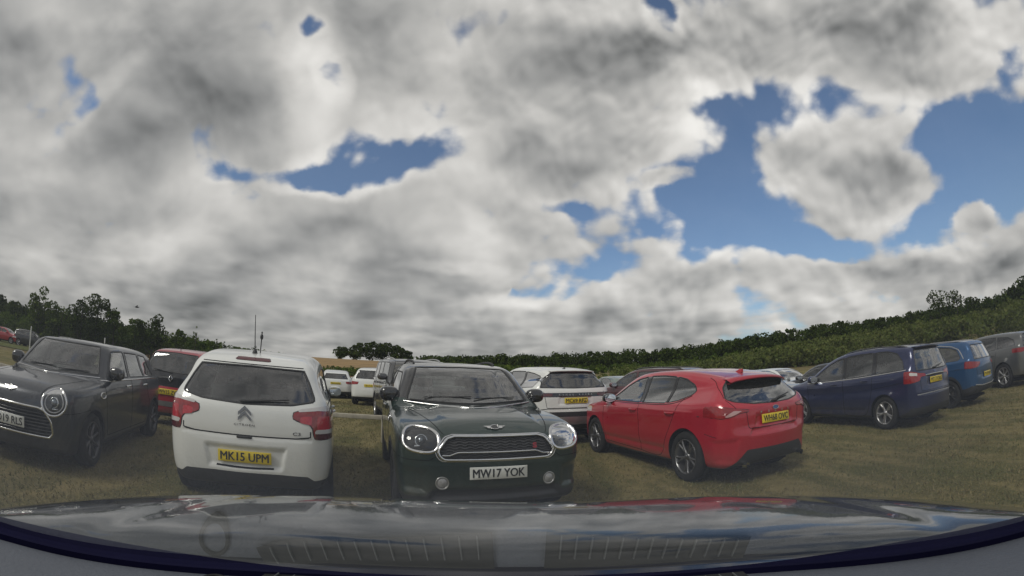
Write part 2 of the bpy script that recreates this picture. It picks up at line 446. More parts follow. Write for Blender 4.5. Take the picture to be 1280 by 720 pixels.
def resample(P, step, closed):
    P = np.asarray(P, float)
    if closed: P = np.concatenate([P, P[:1]])
    s = np.concatenate([[0], np.cumsum(np.linalg.norm(np.diff(P, axis=0), axis=1))]); n = max(3, int(s[-1] / step))
    t = np.linspace(0, s[-1], n + 1)
    Q = np.stack([np.interp(t, s, P[:, i]) for i in range(P.shape[1])], 1)
    return Q[:-1] if closed else Q
VIEWS = {'S': ('L', 'Rt'), 'R': ('R',), 'F': ('F',), 'T': ('T',), 'L': ('L',), 'Rt': ('Rt',), 'RR': ('R', 'R-'), 'FF': ('F', 'F-')}
def lines(H, v, pts, closed=False, step=.025, smooth=False):
    """surface curves of a view polyline: list of (P, n)"""
    if smooth: pts = catmull(pts, closed=closed, k=5)
    out = []
    for w in VIEWS[v]:
        q = resample(pts, step, closed)
        if w.endswith('-'): q = q * [-1, 1]; w = w[0]
        P, n = H.proj(w, q); P[~H.found] = np.nan; out.append((P, n))
    return out
def runs(P, closed):
    """stretches of a curve that really lie on the surface"""
    ok = ~np.isnan(P[:, 0]); N_ = len(P)
    if ok.all(): return [(np.arange(N_), closed)]
    if not ok.any(): return []
    k0 = int(np.flatnonzero(~ok)[0]) if closed else 0; idx = (np.arange(N_) + k0) % N_; out = []; cur = []
    for i in list(idx) + [None]:
        if i is not None and ok[i]: cur.append(i)
        else:
            if len(cur) > 2: out.append((np.array(cur), False))
            cur = []
    return out
def ribbon(mb, P, n, w, lift, closed=False):
    for ix, cl in runs(P, closed): ribbon1(mb, P[ix], n[ix], w, lift, cl)
def ribbon1(mb, P, n, w, lift, closed=False):
    T = (np.roll(P, -1, 0) - np.roll(P, 1, 0)) if closed else np.gradient(P, axis=0)
    T /= np.linalg.norm(T, axis=1)[:, None] + 1e-9
    B = np.cross(n, T); B /= np.linalg.norm(B, axis=1)[:, None] + 1e-9
    a = P + n * lift
    G = np.stack([a - B * w / 2 - n * lift * 1.5, a - B * w / 2, a + B * w / 2, a + B * w / 2 - n * lift * 1.5], 1); mb.grid(G, cu=closed, flip=True)
def strip(H, mb, v, pts, w=.007, lift=.002, closed=False, smooth=False, step=.025):
    for P, n in lines(H, v, pts, closed, step, smooth): ribbon(mb, P, n, w, lift, closed)
def rail(H, mb, v, pts, r, flat=.6, lift=0.0, closed=False, smooth=False, k=8, step=.02):
    for P, n in lines(H, v, pts, closed, step, smooth):
        for ix, cl in runs(P, closed): mb.tube(P[ix] + n[ix] * lift, r, k, flat=flat, closed=cl, up=n[ix])

def wheel_proto(r, w, style, rimmat, rr=None):
    rr = rr or r * .70; h = w / 2
    ty = MB().lathe([(rr - .004, h - .02), (rr + .004, h - .002), (rr + .02, h + .006), (r * .87, h + .008), (r - .022, h - .002), (r - .006, h - .014), (r, h - .035), (r, .012), (r - .008, .008), (r - .008, -.008), (r, -.012), (r, -h + .035), (r - .02, -h), (rr, -h + .01)], 48)
    rm = MB().lathe([(rr, h - .012), (rr - .004, h - .002), (rr - .014, h - .006), (rr - .02, h - .03), (rr - .034, h - .06), (rr - .04, -h + .01)], 48)
    rm.lathe([(.0, h - .022), (.03, h - .022), (.048, h - .03), (.06, h - .06), (.06, h - .10)], 24)
    n, tw, wd = style   # spokes, pair spread, width
    for i in range(n):
        for q in ((-1, 1) if tw else (0,)):
            a0 = 2 * math.pi * i / n + q * tw * .25; a1 = 2 * math.pi * i / n + q * tw
            G = []
            for t in np.linspace(0, 1, 6):
                rad_ = .045 + (rr - .018 - .045) * t; a = a0 + (a1 - a0) * t; ww = wd * (1.15 - .4 * t + .25 * max(0, t - .8) * 5)
                c = np.array([rad_ * math.cos(a), 0, rad_ * math.sin(a)]); tn = np.array([-math.sin(a), 0, math.cos(a)])
                y = h - .032 + .018 * t; sec = []
                for sx, sy in ((-1, -.03), (-.85, 0), (.85, 0), (1, -.03)): sec.append(c + tn * ww / 2 * sx + np.array([0, y + sy, 0]))
                G.append(sec)
            rm.grid(np.array(G))
    dk = MB().lathe([(.0, h - .10), (r * .45, h - .10), (r * .45, h - .12), (0, h - .12)], 32)
    dk.lathe([(rr - .045, h - .13), (0, h - .13)], 32)
    cap = MB().lathe([(0, h - .012), (.022, h - .013), (.028, h - .02)], 20)
    me = []
    for nm, b, m in (('tyre', ty, RUB), ('rim', rm, rimmat), ('brake_disc', dk, DSK), ('hub_cap', cap, rimmat)):
        o = b.build(nm, m); me.append((nm, o.data)); bpy.data.objects.remove(o)
    return me
def add_wheel(proto, root, x, y, z, side, steer=0.0, spin=0.0):
    e = empty('wheel', (x, y, z), (0 if side > 0 else math.pi) + steer, root); e.rotation_euler[1] = spin
    e.rotation_mode = 'XYZ'
    for nm, me in proto: link(bpy.data.objects.new(nm, me), e)

GL = {'glass', 'tint'}
def build_car(c, name, loc, yaw, label, group=None, cat='car'):
    H = Hull(c); L, W, Ht = c['L'], c['W'], c['H']; h = c.get('h', .026)
    root = empty(name, (loc[0], loc[1], loc[2] if len(loc) > 2 else 0), rad(yaw)); tag(root, label, cat, group)
    MT = dict(paint=c['paint'], black=BLK, gloss=GBL, glass=CLR, tint=TNT, red=RED, dred=RDK, white=WLN, chrome=CHR, silver=SIL, gap=GAP, amber=ORG); MT.update(c.get('mats', {}))
    gx = np.arange(-L / 2 - .1, L / 2 + .1, h); gy = np.arange(-W / 2 - .12, W / 2 + .12 + h, h); gz = np.arange(.02, Ht + .12, h)
    gy = gy - (gy[0] + gy[-1]) / 2
    X, Y, Z = np.meshgrid(gx, gy, gz, indexing='ij'); F = H.f(np.stack([X.ravel(), Y.ravel(), Z.ravel()], 1)).reshape(X.shape)
    V, T = surface_nets(F, (gx[0], gy[0], gz[0]), h); V = H.newton(V, 3)
    R = np.zeros(len(T), int)
    # wheel openings
    wr = c['wr']; ra = c.get('ra', wr + .045)
    for xw in (c['xf'], c['xr']):
        x, z = V[:, 0] - xw, V[:, 2] - wr
        d = np.where(z < 0, np.abs(x) - ra, np.hypot(x, z) - ra); d = np.maximum(d, .42 - np.abs(V[:, 1])); d = np.maximum(d, V[:, 2] - wr - ra - .2)
        V, T, R = cut(V, T, R, d, [0], -1)
    names = {}; rid = 1
    ub = c.get('zs', .30)
    for rg in c['reg']:
        nm, v, poly, mk = rg[:4]; op = rg[4] if len(rg) > 4 else {}
        if callable(poly): d = poly(V)
        else:
            poly = np.array(poly, float)
            if op.get('smooth'): poly = catmull(poly, k=5)
            d = H.vd(V, v, poly)
        if 'lim' in op: d = np.maximum(d, op['lim'](V))
        allow = [0] + [k for k, q in names.items() if q[0] in op.get('on', ())]
        V, T, R = cut(V, T, R, d, allow, rid); names[rid] = (nm, mk, op, v, poly); rid += 1
    # underside and cladding on the wheel openings
    V, T, R = cut(V, T, R, V[:, 2] - ub, [0], rid); names[rid] = ('lower_trim', 'black', {}, None, None); rid += 1
    if c.get('arch'):
        for xw in (c['xf'], c['xr']):
            x, z = V[:, 0] - xw, V[:, 2] - wr
            d = np.maximum(np.hypot(x, z) - ra - c['arch'], .42 - np.abs(V[:, 1]))
            V, T, R = cut(V, T, R, d, [0], rid - 1)
    V = V - (H.f(V) / 1.0)[:, None] * H.normal(V)
    NR = H.normal(V); c['_parts'] = {}
    def take(sel, nm, mat, off=0.0, flip=False, parent=root):
        t = T[sel]; u, inv = np.unique(t, return_inverse=True); t = inv.reshape(t.shape); v = V[u] + NR[u] * off; n = NR[u]
        if flip: t = t[:, ::-1]; n = -n
        return mesh_np(nm, v, t, mat, parent, normals=n)
    take(R == 0, 'body', MT['paint'])
    seal = MB()
    for k, (nm, mk, op, v, poly) in names.items():
        sel = R == k
        if mk is None or not sel.any(): continue
        off = op.get('off', -.004 if mk in GL else 0.0)
        cy = V[T[sel]].mean(1)[:, 1]; sides = [np.ones(sel.sum(), bool)]
        if v in ('S', 'RR', 'FF') and nm not in ('lower_trim', 'body_side'): sides = [cy > 0, cy <= 0]
        idx = np.flatnonzero(sel)
        for s in sides:
            if s.any():
                m2 = np.zeros(len(T), bool); m2[idx[s]] = True
                o = take(m2, nm, MT[mk], off)
                c['_parts'].setdefault(nm, []).append(o)
        if op.get('seal', .018 if mk in GL else 0) and poly is not None and not callable(poly):
            w = op.get('seal', .018)
            for P, n in lines(H, v, poly, True, .03): ribbon(seal, P, n, w, .0022, True)
    if seal.n: seal.build('window_seal', BLK, root)
    cabm = np.isin(R, [0] + [k for k, q in names.items() if q[1] not in GL])
    cz = V[T].mean(1)[:, 2]; take(cabm & (cz > .62), 'cabin_lining', CAB, -.028, True)
    # wheel housings
    wl = MB(); a = np.linspace(-.25, math.pi + .25, 26)
    for xw in (c['xf'], c['xr']):
        q = np.stack([xw + (ra + .001) * np.cos(a), np.maximum(wr + (ra + .001) * np.sin(a), .13)], 1)
        for vw, sg in (('L', 1), ('Rt', -1)):
            P, n = H.proj(vw, q); P[:, 1] = sg * np.maximum(np.abs(P[:, 1]), W / 2 - .16)
            e = P.copy(); e[:, 1] = sg * .46; P[:, 1] -= sg * .002
            wl.grid(np.stack([P, e], 1))
            cc = np.array([xw, sg * .47, wr]); wl.add(np.concatenate([e, cc[None]]), T=[[i, i + 1, len(e)] for i in range(len(e) - 1)])
    fl = c.get('floor', .2)
    wl.box((0, 0, fl), (L / 2 - .35, W / 2 - .35, .03))
    wl.build('wheel_housing', GAP, root)
    proto = wheel_proto(wr, c.get('ww', .215), c.get('spokes', (5, .16, .03)), c.get('rim', ALU))
    for xw in (c['xf'], c['xr']):
        for sg in (1, -1):
            P, _ = H.proj('L', [(xw, wr + ra + .02)])
            add_wheel(proto, root, xw, sg * (P[0, 1] - c.get('ww', .215) / 2 - c.get('inset', .022)), wr, sg, c.get('steer', 0) if xw == c['xf'] else 0, c.get('spin', .3) * sg)
    # cabin
    if c.get('seats', True):
        zz = c.get('zseat', .62); hh = Ht - zz - .30
        for x, ys in ((c.get('xs1', .12), (.36, -.36)), (c.get('xs2', -.75), (.36, -.36))):
            for y in ys:
                b = MB(); b.box((x + .12, y, zz - .12), (.25, .24, .09), bev=.07)
                Rm = np.array(Matrix.Rotation(rad(-16), 3, 'Y')); b.box((x - .16, y, zz + hh * .42 - .05), (.065, .23, hh * .5), Rm, .06)
                s = b.build('seat', SEA, root)
                hb = MB(); hb.box((x - .16 - .16 * (hh / .6), y, zz + hh * .95 + .05), (.045, .115, .06), Rm, .045); hb.tube([(x - .27, y - .05, zz + hh * .8), (x - .30, y - .05, zz + hh + .03)], .006); hb.tube([(x - .27, y + .05, zz + hh * .8), (x - .30, y + .05, zz + hh + .03)], .006)
                hb.build('headrest', SEA, s)
        b = MB(); bx = c.get('xdash', .82); bz = H.belt(.8) - .06
        b.box((bx, 0, bz - .1), (.2, W / 2 - .2, .12), bev=.08); b.build('dashboard', CAB, root)
        b = MB(); a = np.linspace(0, 2 * math.pi, 28, endpoint=False); Rm = np.array(Matrix.Rotation(rad(-65), 3, 'Y'))
        pts = np.stack([np.cos(a), np.sin(a), 0 * a], 1) * .18 @ Rm.T + np.array([bx - .30, -.36, bz + .0]); b.tube(pts, .014, closed=True, up=(1, 0, .4))
        for q in (0, 9, 19): b.tube([pts[q], (bx - .28, -.36, bz - .01)], .012)
        b.build('steering_wheel', BLK, root)
    return root, H, MT
def mirrors(root, H, x, z, mat, r=(.075, .115, .075), out=.06, glassy=True, armz=-.03, turn=.15):
    for sg in (1, -1):
        P, n = H.proj('L', [(x, z - .06)]); y0 = P[0, 1]; cy = sg * (y0 + out)
        Rm = np.array(Matrix.Rotation(-sg * turn, 3, 'Z')); b = MB(); b.ell((x, cy, z), r, 2.7, R=Rm)
        m = b.build('door_mirror', mat, root)
        a = MB(); a.tube([(x + .02, sg * (y0 - .02), z - .07), (x + .01, sg * (y0 + .02), z + armz - .03), (x, cy - sg * r[1] * .5, z + armz)], [.03, .026, .02], 8, flat=.7); a.build('mirror_arm', BLK, m)
        t = np.linspace(0, 2 * math.pi, 24, endpoint=False); f = lambda q: np.sign(q) * np.abs(q) ** .75
        g = np.stack([0 * t - r[0] * 1.03, f(np.cos(t)) * r[1] * .86, f(np.sin(t)) * r[2] * .82], 1) @ Rm.T + np.array([x, cy, z])
        gb = MB(); cc = g.mean(0); gb.add(np.concatenate([g, cc[None]]), T=[[i, (i + 1) % 24, 24] for i in range(24)]); gb.build('mirror_glass', MIR, m)
def plate(root, H, v, a, b, txt, yellow, tilt=None, out=.012, w=.52, h=.111, name='number_plate', lw=.9):
    P, n = H.proj(v, [(a, b)]); n = n[0].copy(); n[1] *= .3
    if tilt is not None: n = np.array([n[0] / abs(n[0]) * math.cos(tilt), n[1], math.sin(tilt)])
    M = frame_on(P[0] + n / np.linalg.norm(n) * out, n)
    bx = MB(); bx.box((0, 0, 0), (w / 2, h / 2, .006), bev=.004); pl = bx.build(name, PLY if yellow else PLW, root, M=M)
    text_mesh('lettering', txt, w * lw, h * .68, PLT, pl, M @ np.array(Matrix.Translation((0, 0, .0075))), bold=.0, heavy=.0024)
    return pl, M
def handle(root, H, pts, mat):
    for v in ('L', 'Rt'):
        for x, z in pts:
            P, n = H.proj(v, [(x, z), (x + .2, z)]); b = MB(); q = np.linspace(0, 1, 7)[:, None]; c = P[0] * (1 - q) + P[1] * q + n[0] * (.008 + .028 * np.sin(np.pi * q) ** .6)
            b.tube(c, .014, 8, flat=.6, up=n[0]); b.build('door_handle', mat, root)
def wiper(root, H, v, a, b, c, lift=.02):
    P, n = H.proj(v, [a, b, c]); m = MB(); m.tube(P[:2] + n[:2] * lift, [.012, .007], 6); m.build('wiper', BLK, root)
def roof_rails(root, H, x0, x1, y, mat, r=.014, hgt=.045):
    for sg in (1, -1):
        xs = np.linspace(x0, x1, 22); P, n = H.proj('T', np.stack([xs, sg * (y - .03 * ((xs - (x0 + x1) / 2) / (x1 - x0) * 2) ** 2)], 1))
        k = np.sin(np.linspace(0, np.pi, 22)) ** .35; b = MB(); b.tube(P + np.array([0, 0, 1]) * (k * hgt - .004)[:, None], r, 8, flat=1.2)
        b.build('roof_rail', mat, root)
def doors_gap(root, H, polys, w=.007):
    b = MB()
    for v, p, cl in polys: strip(H, b, v, p, w, .0018, cl)
    b.build('panel_gap', GAP, root)
def fin(root, H, x, mat, h=.06, l=.16):
    P, n = H.proj('T', [(x, 0)]); b = MB(); G = []
    for t in np.linspace(0, 1, 8):
        q = np.linspace(0, np.pi, 7); z = h * (t ** .8) * (1 if t < .85 else .8); wd = .028 * (1 - .3 * t)
        G.append(np.stack([np.full(7, P[0, 0] + l * (.5 - t)), wd * np.cos(q), P[0, 2] - .01 + z * np.sin(q)], 1))
    b.grid(np.array(G)); e = np.array(G[-1]); b.add(e, T=[[0, i, i + 1] for i in range(1, 6)]); b.build('roof_aerial', mat, root)
def disc(M, r, z=0.0, n=28, ry=None, name='disc', mat=None, parent=None, dome=.0):
    b = MB(); ry = ry or r; G = []
    for t in (0.0, .5, .85, 1.0):
        a = np.linspace(0, 2 * np.pi, n, endpoint=False); G.append(np.stack([r * t * np.cos(a), ry * t * np.sin(a), np.full(n, z + dome * (1 - t * t))], 1))
    b.grid(np.array(G), cv=True, flip=True); return b.build(name, mat, parent, M=M)
def ringtube(M, r, ry, t, z=0.0, name='ring', mat=None, parent=None, flat=.7, e=2.0, k=8, n=48):
    a = np.linspace(0, 2 * np.pi, n, endpoint=False); f = lambda q: np.sign(q) * np.abs(q) ** (2 / e)
    b = MB(); b.tube(np.stack([r * f(np.cos(a)), ry * f(np.sin(a)), np.full(n, z)], 1), t, k, flat=flat, closed=True); return b.build(name, mat, parent, M=M)
def se(cx, cz, rx, rz, e=2.0, n=28, rot=0.0):
    a = np.linspace(0, 2 * np.pi, n, endpoint=False); f = lambda q: np.sign(q) * np.abs(q) ** (2 / e); x, z = rx * f(np.cos(a)), rz * f(np.sin(a))
    return [(cx + u * math.cos(rot) - w * math.sin(rot), cz + u * math.sin(rot) + w * math.cos(rot)) for u, w in zip(x, z)]
def headlamp(root, H, v, cy, cz, rx, rz, e, rot, bowl=ALD, ringmat=CHR, ring_t=.014, inner=True, drl=True):
    """one lamp each side: bowl set in the body, bezel, light ring, projector and a clear lens"""
    for sg in (1, -1):
        pts = np.array(se(cy, cz, rx, rz, e, 40, rot)) * [sg, 1]
        P, n = H.proj(v, pts); C, nc = H.proj(v, [(sg * cy, cz)]); C, nc = C[0], nc[0]
        out = np.array([1., 0, 0]) * (1 if v == 'F' else -1)
        ax = nc * .5 + out * .5; ax /= np.linalg.norm(ax)
        hl = empty('headlight', (0, 0, 0), 0, root)
        # bowl: from rim inwards
        G = []
        for t, dpt in ((1.0, -.003), (.93, .03), (.72, .05), (.4, .058), (.02, .06)):
            q = C + (P - C) * t; q = q - ax * dpt; G.append(q if sg < 0 else q)
        MB().grid(np.array(G), cv=True).build('reflector_bowl', bowl, hl)
        MB().tube(P + n * .003, ring_t, 10, flat=.7, closed=True, up=n).build('bezel', ringmat, hl)
        if drl:
            Q = C + (P - C) * .74 - ax * .012
            MB().tube(Q, ring_t * .62, 8, flat=.8, closed=True, up=nc).build('light_ring', WLN, hl)
        if inner:
            M = frame_on(C - ax * .035, ax, 0)
            b = MB(); b.lathe([(0, .03), (.02, .027), (.036, .014), (.042, 0)], 24, axis='z'); b.build('projector', BUL, hl, M=M)
            b = MB(); b.lathe([(.043, -.005), (.05, .012), (.058, .0), (.062, -.012)], 28, axis='z'); b.build('projector_ring', CHR, hl, M=M)
            b = MB(); b.box((0, -rz * .48, .0), (rx * .4, .008, .012), bev=.004); b.build('light_bar', CHR, hl, M=M)
        # lens, gently domed over the bowl
        G = []
        for t in np.linspace(1, .02, 9): q = H.newton(C + (P - C) * t, 3); G.append(q + H.normal(q) * (.001 + .003 * (1 - t * t)))
        MB().grid(np.array(G), cv=True).build('lens', LNS, hl)
# ------------------------------------------------------------------ the cars
def chev(M, parent, w=.13, mat=CHR):
    for k in (0, 1):
        b = MB(); z = .045 - k * .05; pts = np.array([(-w / 2, -.03), (0, .03), (w / 2, -.03)]); t = .019
        top = pts + [0, z]; G = []
        for q, (x, y) in enumerate(top): G.append([(x, y - t, 0.002), (x, y - t, .010), (x, y + t * .6, .010), (x, y + t * .6, .002)])
        b.grid(np.array(G)); b.build('chevron_emblem', mat, parent, smooth=False, M=M)

def small_hatch_white(loc, yaw, label):
    c = dict(L=3.94, W=1.728, H=1.555, xf=1.22, xr=-1.246, wr=.305, belt=(.99, -.012), h=.024, paint=paint('white_paint', (.71, .72, .70), 0, .35, .35),
        prof=[(-1.93, .30), (-1.96, .45), (-1.955, .62), (-1.935, .72), (-1.915, .88), (-1.885, .99), (-1.77, 1.16), (-1.61, 1.36), (-1.51, 1.445), (-1.25, 1.51), (-.8, 1.55), (-.3, 1.558), (.2, 1.525), (.6, 1.42), (.95, 1.25), (1.25, 1.06), (1.5, 1.0), (1.8, .89), (1.94, .74), (1.97, .55), (1.93, .35), (1.85, .22), (.5, .19), (-1.2, .19), (-1.8, .22)],
        sec=[(-.3, .85), (0, .90), (.2, .955), (.45, .998), (.7, 1.0), (.9, .975), (1.0, .95), (1.1, .925), (1.5, .86), (1.85, .795), (2.2, .70), (2.6, .55)],
        cr=(.04, .10, .24, .55), taper=(.05, .03, .05), hip=.03, k1=.14, zs=.27, floor=.2, rim=ALU,
        disp=[('R', [(-.40, .625), (.40, .625), (.36, .425), (-.36, .425)], .022, .03), ('R', [(-.64, .735), (.64, .735), (.64, .715), (-.64, .715)], .012, .02)],
        reg=[('rear_window', 'R', [(-.54, 1.36), (0, 1.37), (.54, 1.36), (.60, 1.25), (.655, 1.12), (.66, 1.075), (.45, 1.035), (0, 1.018), (-.45, 1.035), (-.66, 1.075), (-.655, 1.12), (-.60, 1.25)], 'tint', {'lim': lambda P: P[:, 0] + 1.3}),
             ('windscreen', 'F', [(-.50, 1.44), (.50, 1.44), (.70, 1.08), (-.70, 1.08)], 'glass'),
             ('side_window', 'S', [(.80, 1.03), (.45, 1.22), (.12, 1.36), (-.10, 1.395), (-.12, 1.03)], 'glass'),
             ('side_window', 'S', [(-.20, 1.03), (-.18, 1.40), (-.6, 1.40), (-1.0, 1.36), (-1.22, 1.22), (-1.12, 1.10), (-.9, 1.05)], 'tint'),
             ('brake_light', 'R', [(-.17, 1.455), (.17, 1.455), (.19, 1.422), (-.19, 1.422)], 'dred', {'off': .004, 'seal': .008}),
             ('tail_light', 'RR', [(.47, 0.970), (.57, 1.000), (.68, 1.020), (.80, 1.010), (.95, 0.975), (.95, 0.735), (.72, 0.725), (.665, 0.740), (.65, 0.835), (.62, 0.870), (.51, 0.895), (.46, 0.920)], 'red', {'off': .006, 'seal': .016, 'smooth': False, 'lim': lambda P: P[:, 0] + 1.60}),
             ('reversing_lens', 'RR', [(.67, 0.820), (.90, 0.820), (.90, 0.780), (.67, 0.780)], 'white', {'on': ('tail_light',), 'off': .009}),
             ('indicator_lens', 'RR', [(.67, 0.780), (.95, 0.780), (.95, 0.725), (.67, 0.725)], 'dred', {'on': ('tail_light',), 'off': .006}),
             ('bright_lens', 'RR', [(.53, .935), (.64, .945), (.64, .86), (.53, .88)], 'bright', {'on': ('tail_light',), 'off': .007}), ('bright_lens', 'RR', [(.69, .945), (.84, .94), (.84, .80), (.69, .80)], 'bright', {'on': ('tail_light',), 'off': .007}),
             ('upper_lens', 'RR', [(.50, 1.000), (.95, 1.065), (.95, 0.980), (.70, 0.995), (.52, 0.977)], 'white', {'on': ('tail_light',), 'off': .007, 'seal': .0}),
             ('rear_valance', 'R', [(-.95, .30), (-.80, .33), (-.66, .325), (-.60, .37), (-.3, .385), (.3, .385), (.60, .37), (.66, .325), (.80, .33), (.95, .30), (.95, .1), (-.95, .1)], 'black'),
             ('headlight', 'FF', [(.50, .80), (.62, .90), (.90, .95), (.90, .78), (.6, .70)], 'white', {'lim': lambda P: 1.3 - P[:, 0]})],
        spokes=(9, 0, .035), seats=True, arch=0, zseat=.56, mats={'bright': plain('bright_red_lens', (.50, .015, .03), .12, coat=1, var=.2), 'tint': glass('green_tinted_glass', (.52, .60, .57), gain=2.3, film=.03)})
    r, H, MT = build_car(c, 'parked_car', loc, yaw, label)
    mirrors(r, H, .72, 1.08, c['paint'], (.08, .10, .075), .08)
    plate(r, H, 'R', 0, .53, 'MK15 UPM', True, .05)
    P, n = H.proj('R', [(0, .905)]); M = frame_on(P[0] + n[0] * .002, n[0]); M2 = M @ np.array(Matrix.Translation((0, .012, 0))); chev(M2, r, .125, plain('badge_grey', (.22, .22, .22), .25, metallic=.9))
    P, n = H.proj('R', [(0, .83)]); text_mesh('lettering', 'CITROËN', .20, .024, plain('badge_grey', (.12, .12, .12), .2, metallic=.9), r, frame_on(P[0] + n[0] * .006, n[0]), spacing=1.3)
    P, n = H.proj('R', [(-.50, .775)]); text_mesh('lettering', 'C3', .075, .03, MATS['badge_grey'], r, frame_on(P[0] + n[0] * .006, n[0]))
    b = MB(); strip(H, b, 'R', [(-.63, .80), (-.63, .745), (-.5, .730), (.5, .730), (.63, .745), (.63, .80)], .012, .002)
    strip(H, b, 'R', [(-.66, 1.0), (-.64, .955)], .006, .002); strip(H, b, 'R', [(.66, 1.0), (.64, .955)], .006, .002)
    strip(H, b, 'S', [(.86, 1.0), (.9, .6), (.8, .33), (-.12, .33), (-.15, 1.0)], .007, .002); strip(H, b, 'S', [(-.15, .33), (-.72, .33), (-.95, .6), (-1.0, .95)], .007, .002)
    strip(H, b, 'R', [(-.53, 1.385), (.53, 1.385)], .010, .003); b.build('panel_gap', GAP, r)
    b = MB(); P, n = H.proj('R', [(-.045, .715), (.045, .715)]); b.box((P[0] + P[1]) / 2 + [-.0, 0, 0], (.014, .075, .012), bev=.008); b.build('tailgate_handle', BLK, r)
    b = MB(); strip(H, b, 'R', [(-.28, .435), (-.10, .43), (.10, .43), (.28, .435)], .018, .004); b.build('reflector_strip', GAP, r)
    handle(r, H, [(-.02, .90), (-.95, .92)], c['paint'])
    # two roof aerials: a whip and a stub with a knob
    P, n = H.proj('T', [(-1.28, .03), (-1.28, -.0)]); b = MB(); b.lathe([(.03, 0), (.024, .02), (.012, .045), (0, .05)], 14, axis='z', c=P[0]); b.tube([P[0] + [0, 0, .03], P[0] + [-.03, .02, .40]], [.006, .0035], 6); b.build('whip_aerial', BLK, r)
    b = MB(); b.tube([P[1] + [.06, -.02, 0], P[1] + [.06, -.025, .16]], [.006, .006], 6); b.ell(P[1] + [.06, -.025, .18], (.018, .018, .032)); b.ell(P[1] + [.06, -.025, .225], (.009, .009, .014)); b.build('stub_aerial', BLK, r)
    wiper(r, H, 'R', (.05, 1.03), (-.42, 1.07), (0, 1), .02)
    # flags of paper on the parcel shelf behind the glass
    b = MB(); b.box((-1.35, 0, .96), (.26, .55, .012), bev=.01); b.build('parcel_shelf', CAB, r)
    return r

